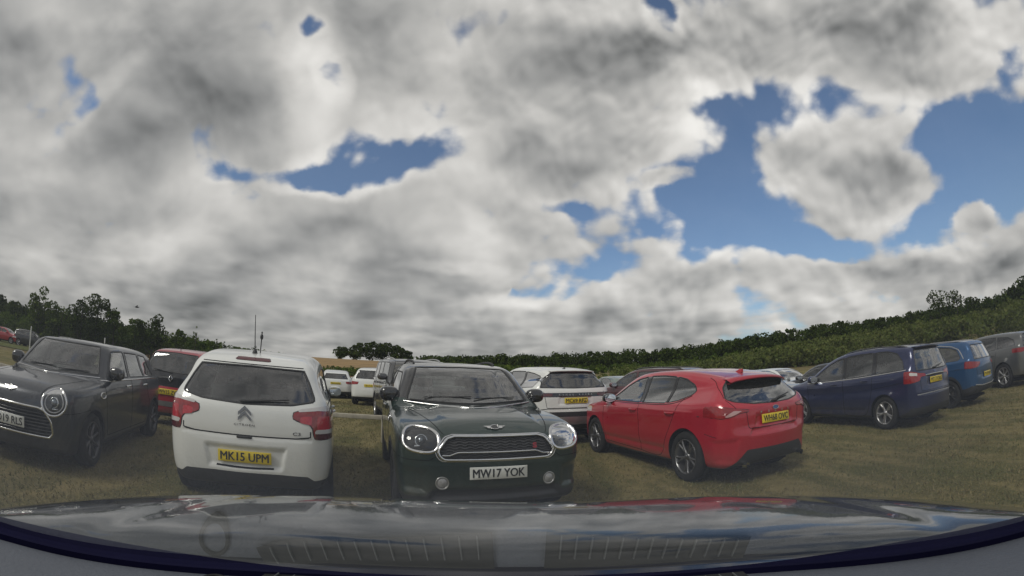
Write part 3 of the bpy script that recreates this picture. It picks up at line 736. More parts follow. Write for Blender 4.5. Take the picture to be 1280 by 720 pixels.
def big_mini_green(loc, yaw, label):
    pt = paint('dark_green_paint', (.012, .030, .024), .35, .3, .45); bk = plain('black_roof_paint', (.012, .012, .013), .15, coat=1)
    c = dict(L=4.30, W=1.822, H=1.575, xf=1.36, xr=-1.31, wr=.335, belt=(1.075, -.005), h=.024, paint=pt, mats={'roof': bk},
        prof=[(2.06, .24), (2.12, .34), (2.135, .5), (2.145, .64), (2.13, .77), (2.06, .88), (1.93, .955), (1.7, 1.01), (1.35, 1.055), (1.06, 1.085), (.86, 1.22), (.62, 1.41), (.44, 1.505), (.2, 1.55), (-.2, 1.573), (-.8, 1.573), (-1.4, 1.54), (-1.85, 1.47), (-1.95, 1.42), (-2.05, 1.15), (-2.11, .95), (-2.15, .6), (-2.12, .35), (-2.0, .24), (-1, .21), (1, .21)],
        sec=[(-.3, .90), (0, .93), (.2, .965), (.45, .99), (.7, 1.0), (.88, .985), (1.0, .955), (1.08, .925), (1.5, .855), (1.85, .78), (2.2, .69), (2.6, .56)],
        cfr=(.02, .06, .18, .55), cr=(.03, .08, .22, .5), warp=(.13, .09), taper=(.035, .03, .03), tgf=.10, hip=.03, k1=.11, zs=.33, arch=.055, rim=ALD, crown=.07,
        disp=[('F', [(-.56, .40), (.56, .40), (.6, .30), (-.6, .30)], .03, .03), ('FF', [(.62, .56), (.84, .60), (.84, .38), (.62, .36)], .018, .04),
              ('F', [(-.64, .655), (.64, .655), (.64, .645), (-.64, .645)], .010, .03), ('F', [(-.47, .925), (-.40, .945), (.40, .945), (.47, .925), (.42, 1.5), (-.42, 1.5)], -.012, .06)],
        reg=[('grille', 'F', [(-.38, .865), (.38, .865), (.45, .845), (.525, .745), (.525, .715), (.49, .672), (.46, .662), (-.46, .662), (-.49, .672), (-.525, .715), (-.525, .745), (-.45, .845)], None),
             ('headlight_hole', 'FF', se(.665, .83, .155, .106, 2.7, 30, .10), None),
             ('fog_hole', 'FF', se(.49, .455, .056, .056), None),
             ('windscreen', 'F', [(-.55, 1.49), (0, 1.505), (.55, 1.49), (.61, 1.35), (.70, 1.115), (.40, 1.09), (0, 1.082), (-.40, 1.09), (-.70, 1.115), (-.61, 1.35)], 'glass', {'lim': lambda P: .25 - P[:, 0], 'seal': .024}),
             ('side_window', 'S', [(.78, 1.14), (.50, 1.33), (.36, 1.42), (-.05, 1.44), (-.05, 1.13)], 'glass'),
             ('side_window', 'S', [(-.13, 1.13), (-.13, 1.44), (-.6, 1.445), (-.92, 1.435), (-.95, 1.13)], 'tint'),
             ('side_window', 'S', [(-1.0, 1.13), (-.98, 1.43), (-1.45, 1.42), (-1.62, 1.32), (-1.68, 1.15)], 'tint'),
             ('rear_window', 'R', [(-.52, 1.40), (.52, 1.40), (.66, 1.10), (-.66, 1.10)], 'tint'),
             ('roof', 'S', lambda P: np.maximum(1.468 - P[:, 2], P[:, 0] - .62), 'roof'),
             ('roof', 'S', lambda P: np.maximum(np.maximum(1.13 - P[:, 2], np.abs(P[:, 1]) * 0 + P[:, 0] - .92), -1.0 * (P[:, 0] + 1.8)), 'roof'),
             ('lower_grille', 'F', [(-.60, .385), (.60, .385), (.66, .28), (-.66, .28)], 'black')],
        spokes=(5, .16, .035), xdash=.86)
    r, H, MT = build_car(c, 'parked_car', loc, yaw, label)
    headlamp(r, H, 'F', .665, .83, .150, .102, 2.7, .10, ringmat=CHR, ring_t=.016, bowl=plain('lamp_grey', (.30, .30, .31), .5, metallic=.2), drl=False)
    # grille: recess, bars, chrome frame in two turns, red badge
    gp = np.array([(-.38, .865), (.38, .865), (.45, .845), (.525, .745), (.525, .715), (.49, .672), (.46, .662), (-.46, .662), (-.49, .672), (-.525, .715), (-.525, .745), (-.45, .845)])
    g = empty('grille', (0, 0, 0), 0, r); q = resample(gp, .03, True); P, n = H.proj('F', q); cen = P.mean(0)
    Pb = P + (cen - P) * .04; Pb[:, 0] -= .06
    b = MB(); b.grid(np.stack([P, Pb], 0), cv=True); x0 = Pb[:, 0].min(); b.grid(np.stack([Pb, np.tile([x0 + .02, 0, cen[2]], (len(Pb), 1)) + (Pb - cen) * .02], 0), cv=True); b.build('grille_backing', GAP, g)
    b = MB()
    for z in np.arange(.69, .858, .024):
        wz = np.interp(z, [.662, .73, .845, .865], [.47, .515, .44, .37]); ys = np.linspace(-wz, wz, 60); PP, _ = H.proj('F', np.stack([ys, np.full(60, z)], 1)); PP[:, 0] -= .022; PP[:, 2] += .006 * np.sign(np.sin(ys * 70)); b.tube(PP, .0055, 5)
    b.build('grille_mesh', plain('grille_grey', (.04, .04, .042), .35, coat=.6), g)
    b = MB(); b.tube(P + n * .004, .012, 8, flat=.7, closed=True, up=n); b.build('chrome_frame', CHR, g)
    q2 = cen[1:] + (q - cen[1:]) * [1.045, 1.13]; P2, n2 = H.proj('F', q2); b = MB(); b.tube(P2 + n2 * .0, .006, 8, closed=True, up=n2); b.build('outer_frame', CHR, g)
    bl = [(-.49, .70), (-.42, .70), (-.36, .728), (.36, .728), (.42, .70), (.49, .70)]; PP, nn = H.proj('F', resample(bl, .03, False)); b = MB(); b.tube(PP - [.006, 0, 0], .008, 8, up=nn); b.build('lower_bar', CHR, g)
    P0, n0 = H.proj('F', [(.345, .775)]); text_mesh('sport_badge', 'S', .042, .052, plain('badge_red', (.30, .02, .03), .3), g, frame_on(P0[0] + n0[0] * .0, n0[0]), bold=.05)
    # winged badge
    P0, n0 = H.proj('F', [(0, .93)]); M = frame_on(P0[0] + n0[0] * .006, n0[0])
    w = empty('winged_badge', (0, 0, 0), 0, r)
    disc(M, .036, .004, name='badge_disc', mat=GBL, parent=w); ringtube(M, .038, .032, .004, .005, 'badge_ring', CHR, w)
    for sg in (-1, 1):
        b = MB(); G = [[(sg * .04, y, .004), (sg * .072, y * .8 + .003, .004), (sg * (.105 - .01 * k), y * .45 + .008, .004)] for k, y in enumerate(np.linspace(.02, -.02, 5))]; b.grid(np.array(G), flip=sg > 0); b.build('wing', CHR, w, M=M)
    plate(r, H, 'F', 0, .545, 'MW17 YOK', False, .02, out=.022)
    for sg in (1, -1):
        C, nc = H.proj('F', [(sg * .49, .455)]); M = frame_on(C[0] - nc[0] * .012, nc[0] * [1, .5, .6]); f = empty('fog_light', (0, 0, 0), 0, r)
        disc(M, .050, 0, mat=MATS['lamp_grey'], name='reflector_bowl', parent=f); ringtube(M, .054, .054, .007, .01, 'bezel', SIL, f); disc(M, .045, .008, name='lens', mat=plain('fog_lens', (.30, .30, .30), .2, coat=1), parent=f, dome=.012)
    mirrors(r, H, .70, 1.165, bk, (.085, .11, .085), .045, turn=.2)
    b = MB(); strip(H, b, 'T', [(2.03, -.47), (1.98, -.50), (1.15, -.70)], .006, .0015, smooth=True); strip(H, b, 'T', [(2.03, .47), (1.98, .50), (1.15, .70)], .006, .0015, smooth=True)
    strip(H, b, 'S', [(.95, 1.05), (.92, .6), (.85, .36)], .007); strip(H, b, 'S', [(-.09, 1.1), (-.09, .36)], .007); strip(H, b, 'S', [(-.98, 1.1), (-.95, .7), (-.8, .4)], .007)
    strip(H, b, 'FF', [(.54, .70), (.60, .66), (.80, .66), (.9, .68)], .006, .0025); b.build('panel_gap', GAP, r)
    b = MB(); rail(H, b, 'S', [(.86, 1.095), (.3, 1.105), (-.8, 1.112), (-1.75, 1.12)], .010, .6, .002); P, n = H.proj('F', [(-.73, 1.095), (-.40, 1.07), (0, 1.062), (.40, 1.07), (.73, 1.095)]); Pc = catmull(P, False, 6); b.tube(Pc + [0, 0, .006], .007, 8); b.build('chrome_waistline', CHR, r)
    b = MB(); P, n = H.proj('F', [(-.66, 1.10), (-.30, 1.082), (0, 1.076), (.30, 1.082), (.66, 1.10)]); b.tube(catmull(P, False, 6) + [-.0, 0, .022], .010, 6); b.build('cowl', BLK, r)
    handle(r, H, [(-.0, 1.0), (-.9, 1.0)], CHR)
    for sg in (1, -1):   # chrome vent on the wing
        P, n = H.proj('L' if sg > 0 else 'Rt', se(1.02, .93, .085, .038, 2.6, 24)); b = MB(); b.tube(P + n * .002, .008, 8, closed=True, up=n); b.build('wing_vent', CHR, r)
    roof_rails(r, H, .05, -1.5, .57, BLK, hgt=.05)
    P, n = H.proj('F', [(.05, 1.135), (.55, 1.15), (-.50, 1.14), (.02, 1.155)]); 
    for k in (0, 2): b = MB(); b.tube(P[k:k + 2] + n[k:k + 2] * .012, .007, 6); b.build('wiper', BLK, r)
    b = MB(); C, nc = H.proj('F', [(0, 1.44)]); b.box(C[0] - [.06, 0, .03], (.02, .11, .03), bev=.018); b.build('rear_view_mirror', BLK, r)
    return r

def hot_hatch_red(loc, yaw, label):
    pt = paint('red_paint', (.40, .006, .022), .15, .3, .3)
    c = dict(L=4.378, W=1.825, H=1.468, xf=1.36, xr=-1.34, wr=.33, belt=(.975, -.03), h=.024, paint=pt,
        prof=[(2.06, .22), (2.15, .35), (2.18, .52), (2.17, .66), (2.06, .80), (1.85, .90), (1.5, .975), (1.15, 1.04), (.95, 1.12), (.6, 1.30), (.3, 1.415), (0, 1.455), (-.4, 1.468), (-.9, 1.455), (-1.4, 1.395), (-1.70, 1.335), (-1.76, 1.305), (-1.80, 1.25), (-1.92, 1.12), (-2.06, 1.005), (-2.10, .96), (-2.115, .86), (-2.125, .72), (-2.16, .685), (-2.19, .64), (-2.19, .5), (-2.16, .36), (-2.06, .26), (-1, .2), (1, .19)],
        sec=[(-.3, .88), (0, .915), (.2, .955), (.42, .985), (.62, .99), (.82, 1.0), (.93, .985), (1.0, .95), (1.08, .905), (1.5, .81), (1.85, .725), (2.2, .64), (2.6, .5)],
        cr=(.06, .14, .32, .62), taper=(.05, .02, .09), hip=.035, k1=.12, zs=.24, rim=plain('machined_alloy', (.17, .17, .175), .3, metallic=.8, coat=.4), warp=(.14, .10), crown=.06,
        disp=[('R', [(-.42, .70), (.42, .70), (.46, .63), (-.46, .63)], .018, .025), ('R', [(-.34, .86), (.34, .86), (.36, .73), (-.36, .73)], .014, .02),
              ('S', [(1.0, .42), (-.85, .42), (-.85, .34), (1.0, .34)], .016, .05), ('S', [(1.6, .885), (-.2, .915), (-1.5, .91), (-1.5, .90), (-.2, .905), (1.6, .875)], -.010, .02),
              ('RR', [(.62, .60), (.86, .58), (.82, .32), (.66, .30)], .014, .04)],
        reg=[('rear_window', 'R', [(-.50, 1.30), (0, 1.315), (.50, 1.30), (.60, 1.20), (.69, 1.07), (.60, 1.03), (.35, .995), (0, .985), (-.35, .995), (-.60, 1.03), (-.69, 1.07), (-.60, 1.20)], 'tint', {'lim': lambda P: P[:, 0] + 1.5}),
             ('windscreen', 'F', [(-.52, 1.40), (.52, 1.40), (.72, 1.07), (-.72, 1.07)], 'glass'),
             ('side_window', 'S', [(.86, 1.005), (.68, 1.10), (.40, 1.245), (.15, 1.335), (-.10, 1.378), (-.14, .995)], 'glass'),
             ('side_window', 'S', [(-.22, .998), (-.20, 1.385), (-.5, 1.385), (-.80, 1.365), (-.84, 1.03), (-.83, 1.01)], 'tint'),
             ('side_window', 'S', [(-.87, 1.015), (-.85, 1.36), (-1.05, 1.325), (-1.25, 1.245), (-1.34, 1.165), (-1.30, 1.12), (-1.10, 1.05)], 'tint'),
             ('tail_light', 'RR', [(.46, .930), (.66, .955), (.80, .985), (1.0, .995), (1.0, .94), (.92, .875), (.80, .845), (.70, .865), (.60, .90), (.46, .91)], 'red', {'off': .006, 'seal': .012, 'lim': lambda P: P[:, 0] + 1.70}),
             ('reversing_lens', 'RR', [(.56, .925), (.68, .93), (.76, .885), (.78, .855), (.72, .865), (.64, .895)], 'pink', {'on': ('tail_light',), 'off': .008}),
             ('window_pillar', 'S', [(-.225, 1.0), (-.135, .997), (-.098, 1.378), (-.20, 1.384)], 'gloss'), ('window_pillar', 'S', [(-.87, 1.02), (-.835, 1.02), (-.80, 1.364), (-.85, 1.358)], 'gloss'),
             ('rear_valance', 'R', [(-.50, .455), (.50, .455), (.74, .22), (.74, .1), (-.74, .1), (-.74, .22)], 'black'),
             ('headlight', 'FF', [(.50, .80), (.70, .86), (.95, .86), (.95, .78), (.6, .72)], 'white', {'lim': lambda P: 1.5 - P[:, 0]})],
        spokes=(5, .20, .026), mats={'pink': plain('pink_lens', (.50, .30, .30), .15, coat=1)}, steer=0, spin=.35, ww=.225)
    r, H, MT = build_car(c, 'parked_car', loc, yaw, label)
    mirrors(r, H, .78, 1.035, GBL, (.085, .11, .075), .06)
    plate(r, H, 'R', 0, .80, 'WH68 OVC', True, .10, out=.016)
    P, n = H.proj('R', [(0, .925)]); M = frame_on(P[0] + n[0] * .004, n[0]); disc(M, .055, .002, ry=.022, name='oval_badge', mat=plain('badge_blue', (.03, .06, .2), .2, coat=1), parent=r); ringtube(M, .056, .023, .003, .003, 'badge_rim', CHR, r)
    for ch, y in zip('FOCUS', (.26, .13, 0, -.13, -.26)):
        P, n = H.proj('R', [(y, .885)]); text_mesh('lettering', ch, .028, .026, CHR, r, frame_on(P[0] + n[0] * .004, n[0]))
    b = MB(); dd = [('S', [(.98, .93), (1.0, .62), (.93, .30)]), ('S', [(-.17, .98), (-.19, .6), (-.22, .28)]), ('S', [(-.22, .28), (-.74, .28), (-.92, .55), (-1.02, .72), (-1.16, .98), (-1.20, 1.08)]), ('S', [(.93, .30), (-.22, .28)])]
    for v, p in dd: strip(H, b, v, p, .007, .0018, smooth=True)
    strip(H, b, 'R', [(-.70, 1.06), (-.62, .93), (-.50, .91), (-.47, .72), (-.44, .705), (.44, .705), (.47, .72), (.50, .91), (.62, .93), (.70, 1.06)], .007, .002)
    strip(H, b, 'RR', [(.56, 1.33), (.70, 1.08)], .007, .002); strip(H, b, 'S', [(-1.9, .62), (-1.72, .66)], .006, .002); b.build('panel_gap', GAP, r)
    # roof spoiler
    P, n = H.proj('T', [(-1.66, y) for y in np.linspace(-.53, .53, 15)]); y = P[:, 1]; b = MB(); G = []
    tip = np.stack([-1.89 + .22 * y * y, y * 1.0, P[:, 2] - .035 - .05 * y * y], 1)
    b.grid(np.stack([P + [.04, 0, .004], (P + tip) / 2 + [0, 0, .014], tip, tip - [-.02, 0, .022], P - [0.02, 0, .06]], 1)); b.build('roof_spoiler', pt, r)
    b = MB(); b.grid(np.stack([tip + [.004, 0, -.018], tip + [.05, 0, -.030], P - [.0, 0, .045]], 1)); b.build('spoiler_underside', GBL, r)
    b = MB(); rail(H, b, 'S', [(.9, .985), (.4, .978), (-.3, .980), (-.9, .998), (-1.12, 1.03), (-1.32, 1.11)], .006, .6, .002, smooth=True); b.build('waist_seal', BLK, r)
    b = MB(); C, nc = H.proj('R', [(0, .335)]); 
    for sg in (-1, 1): b.tube([C[0] + [.06, sg * .52, -.06], C[0] + [-.015, sg * .52, -.055]], .035, 14, caps=True)
    b.build('exhaust_pipe', CHR, r)
    handle(r, H, [(-.12, .885), (-1.10, .885)], pt); fin(r, H, -1.42, pt, .065, .17)
    wiper(r, H, 'R', (-.08, 1.0), (-.52, 1.055), 0)if False else None
    P, n = H.proj('R', [(-.02, 1.0), (.0, 1.02), (-.42, 1.06)]); b = MB(); b.tube(P[[0, 2]] + n[[0, 2]] * .022, [.014, .007], 6); b.ell(P[0] + n[0] * .012, (.03, .05, .022)); b.build('wiper', BLK, r)
    return r

def mini_hatch_grey(loc, yaw, label):
    pt = paint('charcoal_paint', (.030, .034, .043), .4, .3, .35); bk = pt
    c = dict(L=3.982, W=1.727, H=1.425, xf=1.245, xr=-1.32, wr=.305, belt=(.97, .0), h=.024, paint=pt,
        prof=[(1.90, .22), (1.95, .34), (1.975, .52), (1.97, .66), (1.90, .80), (1.76, .885), (1.45, .93), (1.1, .965), (.86, .995), (.72, 1.12), (.52, 1.30), (.40, 1.38), (.1, 1.415), (-.4, 1.425), (-.9, 1.415), (-1.4, 1.385), (-1.60, 1.35), (-1.68, 1.28), (-1.80, 1.0), (-1.90, .86), (-1.97, .6), (-1.95, .36), (-1.85, .24), (-1, .19), (1, .18)],
        sec=[(-.3, .90), (0, .93), (.2, .96), (.45, .99), (.7, 1.0), (.88, .98), (1.0, .945), (1.08, .905), (1.5, .835), (1.85, .765), (2.2, .68), (2.6, .55)],
        cfr=(.04, .12, .28, .60), cr=(.03, .09, .25, .55), warp=(.15, .09), taper=(.04, .05, .04), tgf=.08, hip=.03, k1=.11, zs=.26, arch=.045, rim=ALD, crown=.07,
        reg=[('grille', 'F', [(-.42, .66), (.42, .66), (.50, .64), (.58, .54), (.60, .42), (.56, .37), (-.56, .37), (-.60, .42), (-.58, .54), (-.50, .64)], None, {'smooth': False}),
             ('headlight_hole', 'FF', se(.60, .735, .145, .145), None),
             ('windscreen', 'F', [(-.50, 1.365), (.50, 1.365), (.56, 1.25), (.66, 1.02), (0, .995), (-.66, 1.02), (-.56, 1.25)], 'glass', {'lim': lambda P: .15 - P[:, 0], 'seal': .022}),
             ('side_window', 'S', [(.62, 1.0), (.44, 1.20), (.32, 1.32), (-.10, 1.34), (-.12, 1.0)], 'glass'),
             ('side_window', 'S', [(-.20, 1.0), (-.18, 1.33), (-.78, 1.325), (-.86, 1.0)], 'glass'),
             ('side_window', 'S', [(-.92, 1.0), (-.85, 1.32), (-1.22, 1.30), (-1.42, 1.02), (-1.3, 1.0)], 'tint'),
             ('window_pillar', 'S', [(-.2, 1.0), (-.12, 1.0), (-.10, 1.33), (-.18, 1.33)], 'gloss'), ('window_pillar', 'S', [(-.92, 1.0), (-.86, 1.0), (-.78, 1.325), (-.85, 1.32)], 'gloss'),
             ('rear_window', 'R', [(-.48, 1.29), (.48, 1.29), (.62, 1.02), (-.62, 1.02)], 'tint'),
             ('lower_grille', 'F', [(-.48, .335), (.48, .335), (.56, .26), (-.56, .26)], 'black')],
        spokes=(8, 0, .030), ww=.2, zseat=.56)
    r, H, MT = build_car(c, 'parked_car', loc, yaw, label)
    headlamp(r, H, 'F', .60, .735, .138, .138, 2, 0, ringmat=CHR, ring_t=.013, bowl=plain('lamp_grey', (.16, .16, .165), .3, metallic=.5))
    gp = np.array([(-.42, .66), (.42, .66), (.50, .64), (.58, .54), (.60, .42), (.56, .37), (-.56, .37), (-.60, .42), (-.58, .54), (-.50, .64)])
    g = empty('grille', (0, 0, 0), 0, r); q = resample(gp, .03, True); P, n = H.proj('F', q); cen = P.mean(0); Pb = P + (cen - P) * .04; Pb[:, 0] -= .06
    b = MB(); b.grid(np.stack([P, Pb], 0), cv=True); x0 = Pb[:, 0].min(); b.grid(np.stack([Pb, np.tile([x0 + .02, 0, cen[2]], (len(Pb), 1))], 0), cv=True); b.build('grille_backing', GAP, g)
    b = MB()
    for z in np.arange(.40, .65, .034):
        wz = np.interp(z, [.37, .42, .54, .64, .66], [.55, .58, .565, .49, .42]); ys = np.linspace(-wz, wz, 30); PP, _ = H.proj('F', np.stack([ys, np.full(30, z)], 1)); PP[:, 0] -= .02; b.tube(PP, .009, 6)
    b.build('grille_bars', GBL, g); b = MB(); b.tube(P + n * .003, .013, 8, flat=.7, closed=True, up=n); b.build('chrome_frame', CHR, g)
    P0, n0 = H.proj('F', [(0, .80)]); M = frame_on(P0[0] + n0[0] * .006, n0[0]); w = empty('winged_badge', (0, 0, 0), 0, r); disc(M, .034, .004, name='badge_disc', mat=GBL, parent=w); ringtube(M, .036, .03, .004, .005, 'badge_ring', CHR, w)
    for sg in (-1, 1):
        b = MB(); G = [[(sg * .04, y, .004), (sg * .07, y * .8 + .003, .004), (sg * (.10 - .01 * k), y * .45 + .008, .004)] for k, y in enumerate(np.linspace(.02, -.02, 5))]; b.grid(np.array(G), flip=sg > 0); b.build('wing', CHR, w, M=M)
    plate(r, H, 'F', 0, .49, 'ND19 RLS', False, .02, out=.03)
    mirrors(r, H, .56, 1.055, GBL, (.08, .105, .085), .07, turn=.2)
    b = MB(); strip(H, b, 'S', [(.86, .93), (.84, .6), (.76, .30)], .008); strip(H, b, 'S', [(-.16, .97), (-.17, .28)], .008); strip(H, b, 'S', [(-.90, .97), (-.92, .75), (-1.0, .62), (-.95, .45), (-.85, .30)], .008, smooth=True); strip(H, b, 'S', [(.76, .3), (-.85, .3)], .008)
    strip(H, b, 'T', [(1.88, .44), (1.6, .52), (1.0, .62)], .007, .0015, smooth=True); strip(H, b, 'T', [(1.88, -.44), (1.6, -.52), (1.0, -.62)], .007, .0015, smooth=True)
    strip(H, b, 'S', [(1.95, .62), (1.6, .64), (1.35, .66)], .007, .002); b.build('panel_gap', GAP, r)
    b = MB(); rail(H, b, 'S', [(.80, .962), (.3, .968), (-.8, .972), (-1.5, .972)], .011, .6, .002); P, n = H.proj('F', [(-.70, .985), (-.35, .975), (0, .97), (.35, .975), (.70, .985)]); b.tube(catmull(P, False, 6) + [0, 0, .003], .008, 8); b.build('chrome_waistline', CHR, r)
    handle(r, H, [(-.10, .885), (-.88, .885)], CHR)
    for vw in ('L', 'Rt'):
        P, n = H.proj(vw, se(.96, .80, .075, .034, 2.4, 24)); b = MB(); b.tube(P + n * .002, .010, 8, closed=True, up=n); b.build('side_indicator', CHR, r)
    P, n = H.proj('F', [(.05, 1.02), (.52, 1.04), (-.48, 1.03), (.0, 1.045)])
    for k in (0, 2): b = MB(); b.tube(P[k:k + 2] + n[k:k + 2] * .012, .007, 6); b.build('wiper', BLK, r)
    b = MB(); C, nc = H.proj('F', [(0, 1.33)]); b.box(C[0] - [.06, 0, .03], (.02, .11, .03), bev=.018); b.build('rear_view_mirror', BLK, r)
    return r
def mpv_blue(loc, yaw, label):
    pt = paint('dark_blue_paint', (.010, .018, .075), .35, .3, .35)
    c = dict(L=4.42, W=1.83, H=1.63, xf=1.36, xr=-1.33, wr=.325, belt=(1.01, -.045), h=.03, paint=pt,
        prof=[(2.06, .23), (2.16, .36), (2.2, .52), (2.18, .68), (2.05, .84), (1.8, .96), (1.45, 1.04), (1.15, 1.14), (.8, 1.34), (.5, 1.48), (.15, 1.57), (-.3, 1.62), (-.9, 1.63), (-1.5, 1.60), (-1.85, 1.56), (-1.92, 1.52), (-2.0, 1.32), (-2.08, 1.10), (-2.13, .95), (-2.16, .75), (-2.20, .66), (-2.21, .5), (-2.18, .36), (-2.08, .26), (-1, .2), (1, .2)],
        sec=[(-.3, .89), (0, .92), (.2, .96), (.45, .99), (.65, .985), (.85, 1.0), (.95, .985), (1.0, .955), (1.08, .92), (1.5, .83), (1.85, .75), (2.2, .66), (2.6, .5)],
        taper=(.05, .02, .05), hip=.03, zs=.27, crown=.05, spokes=(5, .14, .034), rim=ALU, spin=.2,
        disp=[('S', [(1.6, .84), (-1.9, .95), (-1.9, .94), (1.6, .825)], -.010, .02), ('S', [(1.0, .40), (-.8, .42), (-.8, .34), (1.0, .34)], .014, .05), ('R', [(-.36, .98), (.36, .98), (.36, .80), (-.36, .80)], .016, .02), ('R', [(-.7, .66), (.7, .66), (.7, .64), (-.7, .64)], .012, .03)],
        reg=[('rear_window', 'R', [(-.55, 1.49), (.55, 1.49), (.66, 1.10), (.45, 1.085), (-.45, 1.085), (-.66, 1.10)], 'glass', {'lim': lambda P: P[:, 0] + 1.75}),
             ('windscreen', 'F', [(-.54, 1.54), (.54, 1.54), (.74, 1.12), (-.74, 1.12)], 'glass'),
             ('side_window', 'S', [(1.02, 1.00), (.75, 1.20), (.45, 1.37), (.18, 1.46), (-.02, 1.50), (-.08, 1.04)], 'glass'),
             ('side_window', 'S', [(-.16, 1.045), (-.12, 1.51), (-.5, 1.53), (-.88, 1.53), (-.96, 1.085)], 'glass'),
             ('side_window', 'S', [(-1.06, 1.09), (-1.0, 1.53), (-1.3, 1.52), (-1.55, 1.46), (-1.72, 1.30), (-1.82, 1.14)], 'glass'),
             ('window_pillar', 'S', [(-.165, 1.05), (-.075, 1.045), (-.018, 1.50), (-.12, 1.51)], 'gloss'), ('window_pillar', 'S', [(-1.06, 1.09), (-.96, 1.085), (-.88, 1.53), (-1.0, 1.53)], 'gloss'),
             ('tail_light', 'RR', [(.40, 1.02), (.60, 1.04), (.80, 1.09), (1.0, 1.10), (1.0, .86), (.80, .87), (.62, .90), (.58, .965), (.40, .97)], 'red', {'off': .006, 'seal': .010, 'lim': lambda P: P[:, 0] + 1.84}),
             ('reversing_lens', 'RR', [(.66, 1.04), (.82, 1.07), (.82, 1.01), (.66, .99)], 'white', {'on': ('tail_light',), 'off': .008}),
             ('rear_valance', 'R', [(-.8, .40), (.8, .40), (.84, .3), (.8, .1), (-.8, .1), (-.84, .3)], 'black')])
    r, H, MT = build_car(c, 'parked_car', loc, yaw, label)
    mirrors(r, H, .86, 1.07, pt, (.085, .12, .085), .10)
    plate(r, H, 'R', 0, .88, 'MT17 FXG', True, .05, out=.016)
    b = MB(); rail(H, b, 'S', [(1.12, .975), (.3, 1.005), (-.6, 1.045), (-1.5, 1.10), (-1.88, 1.125)], .012, .5, .003); b.build('chrome_waistline', CHR, r)
    b = MB(); rail(H, b, 'R', [(-.40, .985), (0, .995), (.40, .985)], .012, .7, .004); b.build('chrome_bar', CHR, r)
    b = MB(); rail(H, b, 'R', [(-.70, .64), (0, .65), (.70, .64)], .010, .7, .004); b.build('bumper_bar', SIL, r)
    P, n = H.proj('R', [(0, 1.035)]); M = frame_on(P[0] + n[0] * .004, n[0]); disc(M, .055, .002, ry=.022, name='oval_badge', mat=plain('badge_blue', (.03, .06, .2), .2, coat=1), parent=r)
    b = MB(); strip(H, b, 'S', [(1.08, .93), (1.05, .5), (.98, .28)], .008); strip(H, b, 'S', [(-.12, 1.0), (-.14, .5), (-.16, .28)], .008); strip(H, b, 'S', [(-.16, .28), (-.78, .28), (-.95, .6), (-1.0, 1.06)], .008, smooth=True)
    strip(H, b, 'S', [(-1.0, .80), (-2.0, .92)], .007); strip(H, b, 'R', [(-.74, 1.08), (-.60, .90), (-.58, .70), (.58, .70), (.60, .90), (.74, 1.08)], .008); b.build('panel_gap', GAP, r)
    handle(r, H, [(.06, .93), (-.88, .975)], pt); roof_rails(r, H, .1, -1.75, .56, GBL, hgt=.025, r=.011)
    P, n = H.proj('T', [(-1.80, y) for y in np.linspace(-.5, .5, 11)]); b = MB(); tip = np.stack([-2.0 + .15 * P[:, 1] ** 2, P[:, 1], P[:, 2] - .02], 1); b.grid(np.stack([P + [.03, 0, .003], tip, tip - [-.02, 0, .02], P - [.04, 0, .05]], 1)); b.build('roof_spoiler', pt, r)
    P, n = H.proj('R', [(-.02, 1.10), (.0, 1.02), (-.42, 1.16)]); b = MB(); b.tube(P[[0, 2]] + n[[0, 2]] * .022, [.014, .007], 6); b.ell(P[0] + n[0] * .012, (.03, .05, .022)); b.build('wiper', BLK, r)
    return r

def suv_base(c, loc, yaw, label, plate_txt=None, plate_at=(0, .9), rails=None, mir=(.75, 1.12), mirm=None, group=None, gaps=True, handles=True, front_plate=None):
    r, H, MT = build_car(c, 'parked_car', loc, yaw, label, group)
    mirrors(r, H, mir[0], mir[1], mirm or c['paint'], (.09, .125, .09), .10)
    if plate_txt: plate(r, H, 'R', plate_at[0], plate_at[1], plate_txt, True, .05, out=.016)
    if front_plate: plate(r, H, 'F', 0, front_plate[1], front_plate[0], False, .03, out=.02)
    if rails: roof_rails(r, H, rails[0], rails[1], rails[2], rails[3], hgt=.05, r=.016)
    zb = c['belt'][0]
    if gaps:
        b = MB(); strip(H, b, 'S', [(c['xf'] - .38, zb - .05), (c['xf'] - .36, .6), (c['xf'] - .46, .36)], .009); strip(H, b, 'S', [(-.12, zb), (-.14, .36)], .009); strip(H, b, 'S', [(-.16, .36), (c['xr'] + .52, .36), (c['xr'] + .40, .6), (c['xr'] + .30, zb)], .009, smooth=True)
        strip(H, b, 'R', [(-.68, zb + .03), (-.62, zb - .30), (.62, zb - .30), (.68, zb + .03)], .008); b.build('panel_gap', GAP, r)
    if handles: handle(r, H, [(-.08, zb - .10), (c['xr'] + .38, zb - .09)], c['paint'])
    return r, H, MT

